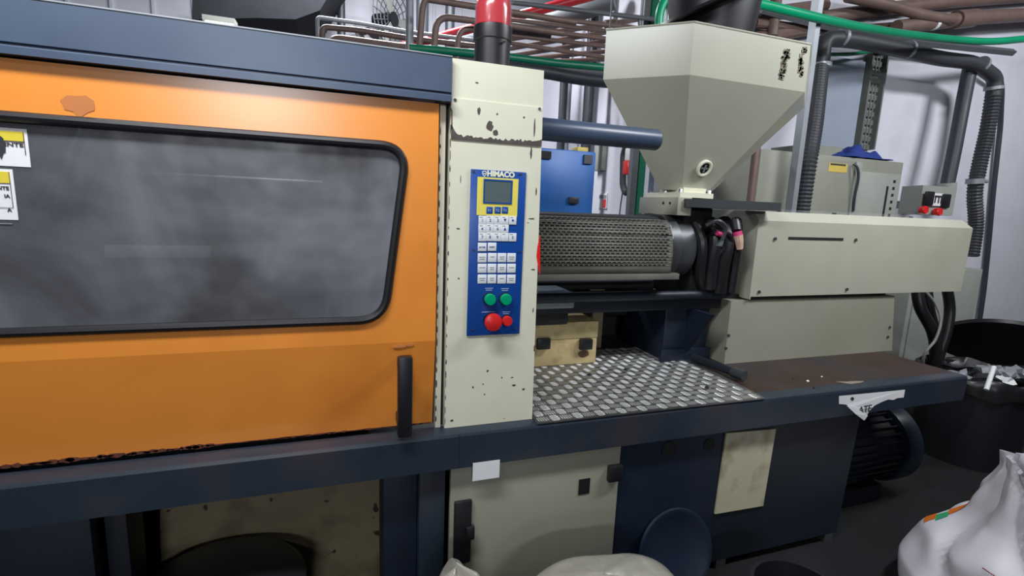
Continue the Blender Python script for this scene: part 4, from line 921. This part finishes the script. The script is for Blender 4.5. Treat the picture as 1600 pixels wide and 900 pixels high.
brown(1, [(4.024,1.850,3.323), (4.516,1.850,3.337), (4.929,1.850,3.317), (5.356,1.850,3.344)], .045, 'brown pipe slanting down into the coupling of the thick brown one')
brown(2, [(3.909,2.000,3.190), (4.646,2.000,3.376), (5.464,2.000,3.565), (6.984,2.000,3.875)], .055, 'uppermost brown pipe along the top edge at the right')
brown(3, [(4.196,2.040,3.130), (4.656,2.040,3.223), (5.315,2.040,3.357), (5.572,2.040,3.424)], .045, 'short brown pipe behind the green one right of the hopper')
for i, (p, q, lab) in enumerate((((3.383,1.950,3.254), (3.371,1.950,2.956), 'short upright brown pipe just behind the right end of the hopper rim'),
    ((2.828,1.400,2.113), (2.815,1.400,1.584), 'upright brown pipe right of the hopper spout'), ((2.442,1.900,1.950), (2.439,1.900,1.429), 'upright brown pipe behind the cream flange below the hopper'), ((2.941,1.950,1.912), (2.917,1.950,1.440), 'upright brown pipe seen just right of the sight glass'), ((2.616,2.300,2.022), (2.605,2.300,1.417), 'upright brown pipe beside the green upright left of the spout'))):
    q = Vector(q); q = V(q.x, q.y, 0.0) if i else q; p = V(q.x, p[1], p[2])
    brown(10+i, [p, q], .028 if i else .045, lab)
gu = root('green_upright', 'dark green steel upright on the wall left of the hopper spout', 'post', (2.616,2.600,2.048))
bm = BM(); a = Vector((2.724,2.700,2.182)); obj('post', B(a.x-.035, a.x+.035, 2.68, 2.74, 0, 3.4), GREEND, gu, smooth=0)
obj('grey_backing', B(a.x-.10, a.x-.036, 2.70, 2.76, 0, 3.4), GREYM, gu, smooth=0)
st_ = root('steel_strut', 'galvanised steel strut rising beside the corrugated hose', 'strut', (3.117,1.300,1.588))
def strutbm(p0, p1, w_, dd):
    p0 = Vector(p0); p1 = Vector(p1); bm = BM()
    def sec(p): return [bm.verts.new(p+V(x, y, 0)) for x, y in ((-w_, -dd), (w_, -dd), (w_, dd), (w_*.7, dd), (w_*.7, -dd*.6), (-w_*.7, -dd*.6), (-w_*.7, dd), (-w_, dd))]
    a = sec(p0); b = sec(p1)
    for i in range(8): bm.faces.new((a[i], b[i], b[(i+1) % 8], a[(i+1) % 8]))
    bm.faces.new(a); bm.faces.new(b); return bm
xs_ = (3.094,1.300,2.296)[0]
obj('strut', strutbm((xs_, 1.30, 0), (xs_, 1.30, 3.6), .021, .03), STEEL, st_, smooth=0)
s2 = root('hopper_strut', 'galvanised steel strut rising behind the left part of the hopper rim', 'strut', (1.859,1.200,2.594)); xs_ = (1.896,1.250,2.679)[0]
obj('strut', strutbm((xs_, 1.25, 0), (xs_, 1.25, 3.8), .032, .03), STEEL, s2, smooth=0)
tube_thing('green_elbow_pipe', 'short bright green pipe bending up behind the hopper rim beside a strut', 'pipe', [(1.825,1.250,2.579), (1.821,1.250,2.661), (1.841,1.250,2.727), (1.938,1.250,2.828), (2.213,1.250,2.892)], .026, GREEN)
tube_thing('grey_upright_pipe', 'thin grey upright pipe just right of the green elbow pipe behind the hopper', 'pipe', [(2.150,1.600,2.710), (2.139,1.600,2.950)], .025, GREYM)
pn = root('blue_grey_board', 'plain blue-grey board standing against the wall above the beige cabinet', 'board', (4.326,2.050,2.550))
c0 = (4.000,2.050,2.904); c1 = (4.744,2.050,2.214)
obj('board', B((4.035,2.050,2.520)[0], (4.606,2.050,2.578)[0], 2.06, 2.098, (4.408,2.050,2.148)[2], (4.248,2.050,2.936)[2]), mat('blue_grey_board_paint', (.30, .34, .42), .4, var=.05), pn, smooth=0)
lt = root('slotted_cable_tray', 'dark slotted cable tray running up the white wall above the blue cloth', 'cable tray', (4.662,2.000,2.575))
tx = (4.754,2.050,2.593)[0]; z0 = (4.694,2.050,2.169)[2]; z1 = (4.787,2.050,3.078)[2]; W2 = .105
TRM = mat('dusty_tray_steel', (.12, .13, .12), .6, var=.2)
obj('side_rail', B(tx-W2, tx-W2+.018, 2.03, 2.09, z0, z1), TRM, lt, smooth=0); obj('side_rail', B(tx+W2-.018, tx+W2, 2.03, 2.09, z0, z1), TRM, lt, smooth=0)
n = int((z1-z0)/.075); bm = BM()
for i in range(n): box(bm, tx-W2+.018, tx+W2-.018, 2.07, 2.078, z0+i*.075, z0+i*.075+.045)
for q in (-.045, -.004, .037): box(bm, tx+q, tx+q+.012, 2.066, 2.0699, z0, z1)
obj('tray_web', bm, TRM, lt, kind='stuff', smooth=0)

# ------------------------------------------------------------ blue cabinet behind the tube
bl = root('blue_cabinet', 'bright blue steel cabinet standing behind the perforated guard', 'cabinet', (1.5, 1.7, 0.0))
xa, xb = 0.95, (1.649,1.600,1.700)[0]; zt = (1.497,1.600,1.879)[2]
obj('cabinet_body', B(xa, xb, 1.6, 2.05, 0, zt, bev=.01), BLUEC, bl)
obj('badge', B((1.555,1.580,1.849)[0], (1.627,1.580,1.854)[0]-.01, 1.585, 1.5995, (1.587,1.580,1.797)[2], (1.583,1.580,1.855)[2]), GUN, bl, smooth=0)
obj('dark_vent', B(xa+.02, (1.314,1.580,1.844)[0], 1.585, 1.5995, (1.284,1.580,1.810)[2], (1.281,1.580,1.858)[2]), DARK, bl, smooth=0)
obj('door_handle', B((1.457,1.580,1.550)[0], (1.528,1.580,1.553)[0], 1.575, 1.5995, (1.496,1.580,1.530)[2], (1.493,1.580,1.573)[2], bev=.004), GUN, bl)
tr2 = root('small_top_box', 'small yellowish box on top of the blue cabinet under the tube', 'box', (1.583,1.700,1.903)); c = (1.568,1.660,1.898); obj('box_body', B(c[0]-.04, c[0]+.04, 1.64, 1.74, zt+.0005, zt+.03, bev=.003), PLASTY, tr2)
jb = root('grey_junction_box', 'small grey junction box on the wall right of the blue cabinet top', 'electrical box', (2.950,3.965,2.080)); c = (2.950,3.967,2.095); obj('box_body', B(2.93, 2.999, c[1]-.10, c[1]+.10, c[2]-.14, c[2]+.18, bev=.01), CABL, jb)
# little wall sign and red extinguisher left of the spout
ws = root('small_wall_sign', 'small red and white notice on the white wall above the guard', 'sign', (2.990,3.875,1.598)); c = (2.990,3.875,1.598)
obj('sign_sheet', B(2.985, 2.999, c[1]-.10, c[1]+.10, c[2]-.09, c[2]+.09), WHITEP, ws, smooth=0)
obj('sign_print', B(2.981, 2.9849, c[1]-.085, c[1]-.01, c[2]-.08, c[2]+.02), REDB, ws, smooth=0)
obj('sign_header', B(2.981, 2.9849, c[1]-.085, c[1]+.085, c[2]+.03, c[2]+.07), SOOT, ws, smooth=0)
ex = root('red_valve_unit', 'small red and white valve with a black hose hanging left of the green upright', 'valve', (2.900,3.250,1.927)); c = (2.880,3.205,1.923)
obj('valve_body', B(2.85, 2.91, c[1]-.05, c[1]+.05, c[2]-.05, c[2]+.09, bev=.01), REDP2, ex)
obj('valve_top', B(2.86, 2.90, c[1]-.04, c[1]+.04, c[2]+.091, c[2]+.22, bev=.01), WHITEP, ex)
obj('valve_hose', pipe([(2.930,3.316,2.220), (2.930,3.389,2.106), (2.930,3.353,1.764), (2.930,3.275,1.674), (2.930,3.205,1.720)], .035, .1, 10), DPIPE, ex)
obj('hanging_wire', pipe([(2.930,3.343,1.695), (2.930,3.365,1.571), (2.930,3.378,1.381)], .008, .05, 6), DPIPE, ex)

# ------------------------------------------------------------ far hall: posts, rails, pipes, fan
def vpost(px_x, y, r, lab, m=DPIPE, z1=4.75): 
    return obj('dark_conduit_post', C((px_x, y, 0.0), (px_x, y, z1), r, seg=12), m, label=lab, cat='pipe')
vpost((2.544,4.200,3.028)[0], 4.2, .05, 'dark upright pipe rising above the left part of the blue cabinet'); vpost((2.854,4.200,2.844)[0], 4.2, .04, 'dark upright pipe rising above the right part of the blue cabinet')
vpost((0.986,5.000,3.679)[0], 5.0, .075, 'dark upright pipe with the wall fan behind it'); vpost((0.059,5.600,3.728)[0], 5.6, .05, 'slim dark upright pipe left of the wall fan')
vpost((1.364,5.200,3.798)[0], 5.2, .06, 'dark upright pipe just left of the red beacon'); vpost((2.802,4.600,3.298)[0], 4.6, .03, 'thin grey upright pipe between the two dark ones over the blue cabinet', STEEL)
vpost((2.748,3.900,3.599)[0], 3.9, .045, 'dark upright pipe rising just left of the hopper rim')
vpost((0.526,2.600,2.815)[0], 2.6, .030, 'bright galvanised upright rising behind the hood left of the beacon', STEEL, 4.0)
sr = root('grey_rail', 'grey galvanised handrail beyond the hood', 'rail', (-0.153,3.600,3.071))
obj('top_rail', pipe([(-0.157,3.600,2.899), (-0.158,3.600,3.086), (0.192,3.600,3.090), (0.655,3.600,3.079), (1.311,3.600,3.096), (1.678,3.600,3.104)], .018, .03, 10), STEEL, sr)
for q in ((0.483,3.600,3.066), (-0.158,3.600,3.070)): obj('rail_post', C(q, (q[0], q[1], 0), .02, seg=10), STEEL, sr)
LB = ['brown pipe bending from the galvanised rail along the far hall, just above the hood', 'lower brown pipe lying just above the hood edge in the far hall']
for i, (pts, rr) in enumerate((([(-0.112,3.300,2.822), (-0.115,3.300,2.923), (0.180,3.300,2.940), (0.616,3.300,2.933), (1.235,3.300,2.952)], .024), ([(-0.036,3.400,2.860), (0.022,3.400,2.879), (0.515,3.400,2.882), (1.231,3.400,2.910)], .032))):
    o = root('brown_pipe', LB[i], 'pipe', pts[0]); obj('pipe_run', pipe([V(pts[0][0], pts[0][1], 0)]+list(pts), rr, .08, 10), BROWN, o)
UL = ['tallest brown pipe bend left of the red beacon', 'middle brown pipe bend left of the red beacon', 'lowest brown pipe bend touching the left side of the red beacon']
for i, (pts, rr) in enumerate((([(0.541,2.200,2.539), (0.561,2.200,2.814), (0.577,2.200,2.874), (0.921,2.200,2.879), (1.722,2.200,2.892)], .022), ([(0.661,2.300,2.572), (0.676,2.300,2.810), (0.973,2.300,2.820), (1.665,2.300,2.835)], .024), ([(0.852,2.400,2.614), (0.867,2.400,2.778), (1.074,2.400,2.817), (1.600,2.400,2.836)], .021))):
    o = root('brown_pipe', UL[i], 'pipe', pts[0]); obj('pipe_run', pipe([V(pts[0][0], pts[0][1], 0)]+list(pts), rr, .10, 12), BROWN, o)
GP = 'grid of brown pipes running overhead between the column and the hopper'
AN = ['grey pipe, the topmost falling to the right in the grid behind the beacon'] + [q+' of the brown pipes falling to the right between column and hopper' for q in ('topmost', 'third from the top', 'fourth from the top', 'lowest', 'second from the top')]
BN = [q+' of the brown pipes rising to the right toward the hopper' for q in ('topmost', 'second from the top', 'middle one', 'second from the bottom', 'lowest')]
A_L = [((1.175,2.600,3.099), (2.719,2.600,3.183)), ((1.261,2.700,3.050), (2.330,2.700,3.109)), ((1.352,2.800,2.991), (2.395,2.800,3.029)), ((1.386,2.900,2.959), (2.457,2.900,2.998)), ((1.420,3.000,2.928), (2.521,3.000,2.929)), ((1.475,3.200,3.190), (2.612,3.200,3.242))]
for i, (a, b) in enumerate(A_L):
    b = Vector(a).lerp(Vector(b), 1.25); o = root('brown_pipe' if i else 'grey_pipe', AN[i], 'pipe', a); obj('pipe_run', pipe([a, b], .019, .1, 10), BROWN if i else GREYM, o); hang(o, b)
B_L = [((1.417,3.400,3.044), (3.403,3.400,3.592)), ((1.449,3.500,2.987), (2.778,3.500,3.365)), ((1.615,3.600,2.986), (2.841,3.600,3.313)), ((1.718,3.700,2.987), (2.906,3.700,3.237)), ((2.041,3.800,3.033), (2.969,3.800,3.183))]
for i, (a, b) in enumerate(B_L):
    b = Vector(a).lerp(Vector(b), 1.0 if i == 0 else 1.25); o = root('brown_pipe', BN[i], 'pipe', a); obj('pipe_run', pipe([a, b], .024, .1, 10), BROWN, o); hang(o, b)
    if i == 0: obj('coupling', C((2.606,3.400,3.373), (2.731,3.400,3.407), .04, seg=14), BROWN, o)
tube_thing('red_pipe', 'bright red pipe slanting up to the right behind the beacon', 'pipe', [(0.566,4.000,3.025), (1.404,3.600,3.257), (2.375,3.200,3.544)], .045, REDP)
_e = tube_thing('dark_green_pipe', 'dark green pipe running level behind the beacon toward the hopper', 'pipe', [(0.463,2.100,2.514), (0.723,2.100,2.529), (1.188,2.100,2.547), (1.539,2.100,2.551), (1.967,2.100,2.572)], .028, GREEND, rad=.1)
_d = tube_thing('dark_overhead_pipe', 'thick dark pipe behind the column top leading to the hopper shoulder', 'pipe', [(1.247,2.600,2.610), (1.640,2.600,2.617), (1.939,2.600,2.601), (2.250,2.600,2.605), (2.573,2.600,2.642)], .055, DPIPE, rad=.2)
_g = tube_thing('grey_duct_pipe', 'grey pipe just under the dark green one', 'pipe', [(0.906,3.000,2.724), (1.798,3.000,2.771), (2.533,3.000,2.791)], .05, GREYM, rad=.1)
hang(_g, (2.519,3.000,2.789)); hang(_d, (2.540,2.600,2.638)); hang(_e, (1.961,2.100,2.571))
tube_thing('grey_diagonal_duct', 'thick grey duct slanting up behind the red pipe', 'duct', [(1.224,4.600,3.327), (2.212,4.100,3.548), (2.808,3.600,3.705)], .10, GREYM)
for i, (a, b, rr, lab) in enumerate((((2.762,2.040,3.001), (4.007,2.040,3.320), .05, 'dark brown pipe right behind the black tub'), ((3.251,2.000,2.934), (4.065,2.000,3.151), .05, 'dark brown pipe at the right corner of the hopper rim'), ((3.214,1.980,3.040), (4.277,1.980,3.113), .035, 'slim dark brown pipe crossing behind the steel strut'))):
    o = root('brown_pipe', lab, 'pipe', a); obj('pipe_run', pipe([a, b], rr, .1, 10), BROWN, o)
fn = root('wall_fan', 'round grey fan on the far white wall', 'fan', (0.730,5.600,3.789)); c = Vector((0.721,5.600,3.827))
Mf = Matrix.Rotation(math.radians(50), 4, 'Z')
bm = BM()
for k in range(5):
    rr = .09+.09*k; pts = [c+(Mf @ V(rr*math.cos(t), .05*(1-k/5), rr*math.sin(t))) for t in [2*math.pi*i/28 for i in range(29)]]; sweep(bm, pts, .008, 5)
for i in range(20):
    t = 2*math.pi*i/20; cyl(bm, c+(Mf @ V(.06*math.cos(t), .05, .06*math.sin(t))), c+(Mf @ V(.45*math.cos(t), 0, .45*math.sin(t))), .006, 5)
obj('fan_guard', bm, GREYM, fn)
for k in range(3):
    t = 2*math.pi*k/3; bm = BM(); u = V(math.cos(t), 0, math.sin(t)); q = V(-math.sin(t), 0, math.cos(t))
    vs = [bm.verts.new(c+(Mf @ (u*a+q*b+V(0, .02+.05*b, 0)))) for a, b in ((.05, -.03), (.38, -.10), (.40, .10), (.05, .04))]; bm.faces.new(vs); obj('fan_blade', bm, CABL, fn, sol=.006, smooth=0)
obj('fan_motor', C(c+Mf@V(0, .0, 0), c+Mf@V(0, .30, 0), .09, seg=18), BLACKP, fn); obj('fan_bracket', C(c+Mf@V(0, .2, 0), c+V(.15, .40, -.1), .03, seg=8), BLACKP, fn)
ct = root('far_bracket_frame', 'small black and grey bracket on the far wall left of the fan', 'bracket', (0.354,5.800,3.662))
obj('brace', C((0.242,5.800,3.740), (0.321,5.800,3.562), .05, seg=8), CABL, ct); obj('arm', pipe([(0.286,5.700,3.677), (0.333,5.700,3.630), (0.397,5.700,3.693), (0.429,5.700,3.620), (0.526,5.700,3.594)], .035, .05, 8), BLACKP, ct)
du = root('ceiling_duct', 'dark grey duct hanging under the hall roof at the upper left', 'duct', (-0.615,4.800,3.568))
obj('duct_body', prism(BM(), [(-1.329,4.600,3.734)[::2], (0.137,4.600,4.000)[::2], (-0.162,4.600,3.471)[::2], (-0.404,4.600,3.346)[::2], (-0.782,4.600,3.302)[::2], (-1.359,4.600,3.203)[::2]], 4.6, 5.6), DARKG, du, smooth=0)
la = root('far_ceiling_lamp', 'small bright strip lamp of the far hall seen at the left above the hood', 'lamp', (-1.162,4.900,3.263)); c = (-1.081,4.400,3.147)
lm = bpy.data.materials.new('lamp_glow'); lm.use_nodes = True; lb = lm.node_tree.nodes['Principled BSDF']; lb.inputs['Emission Color'].default_value = (.95, .97, 1, 1); lb.inputs['Emission Strength'].default_value = 6
obj('lamp_tube', B(c[0]-.12, c[0]+.12, 4.38, 4.5, c[2]-.03, c[2]), lm, la, smooth=0); obj('lamp_housing', B(c[0]-.14, c[0]+.14, 4.36, 4.52, c[2]+.001, c[2]+.05), CABL, la, smooth=0)
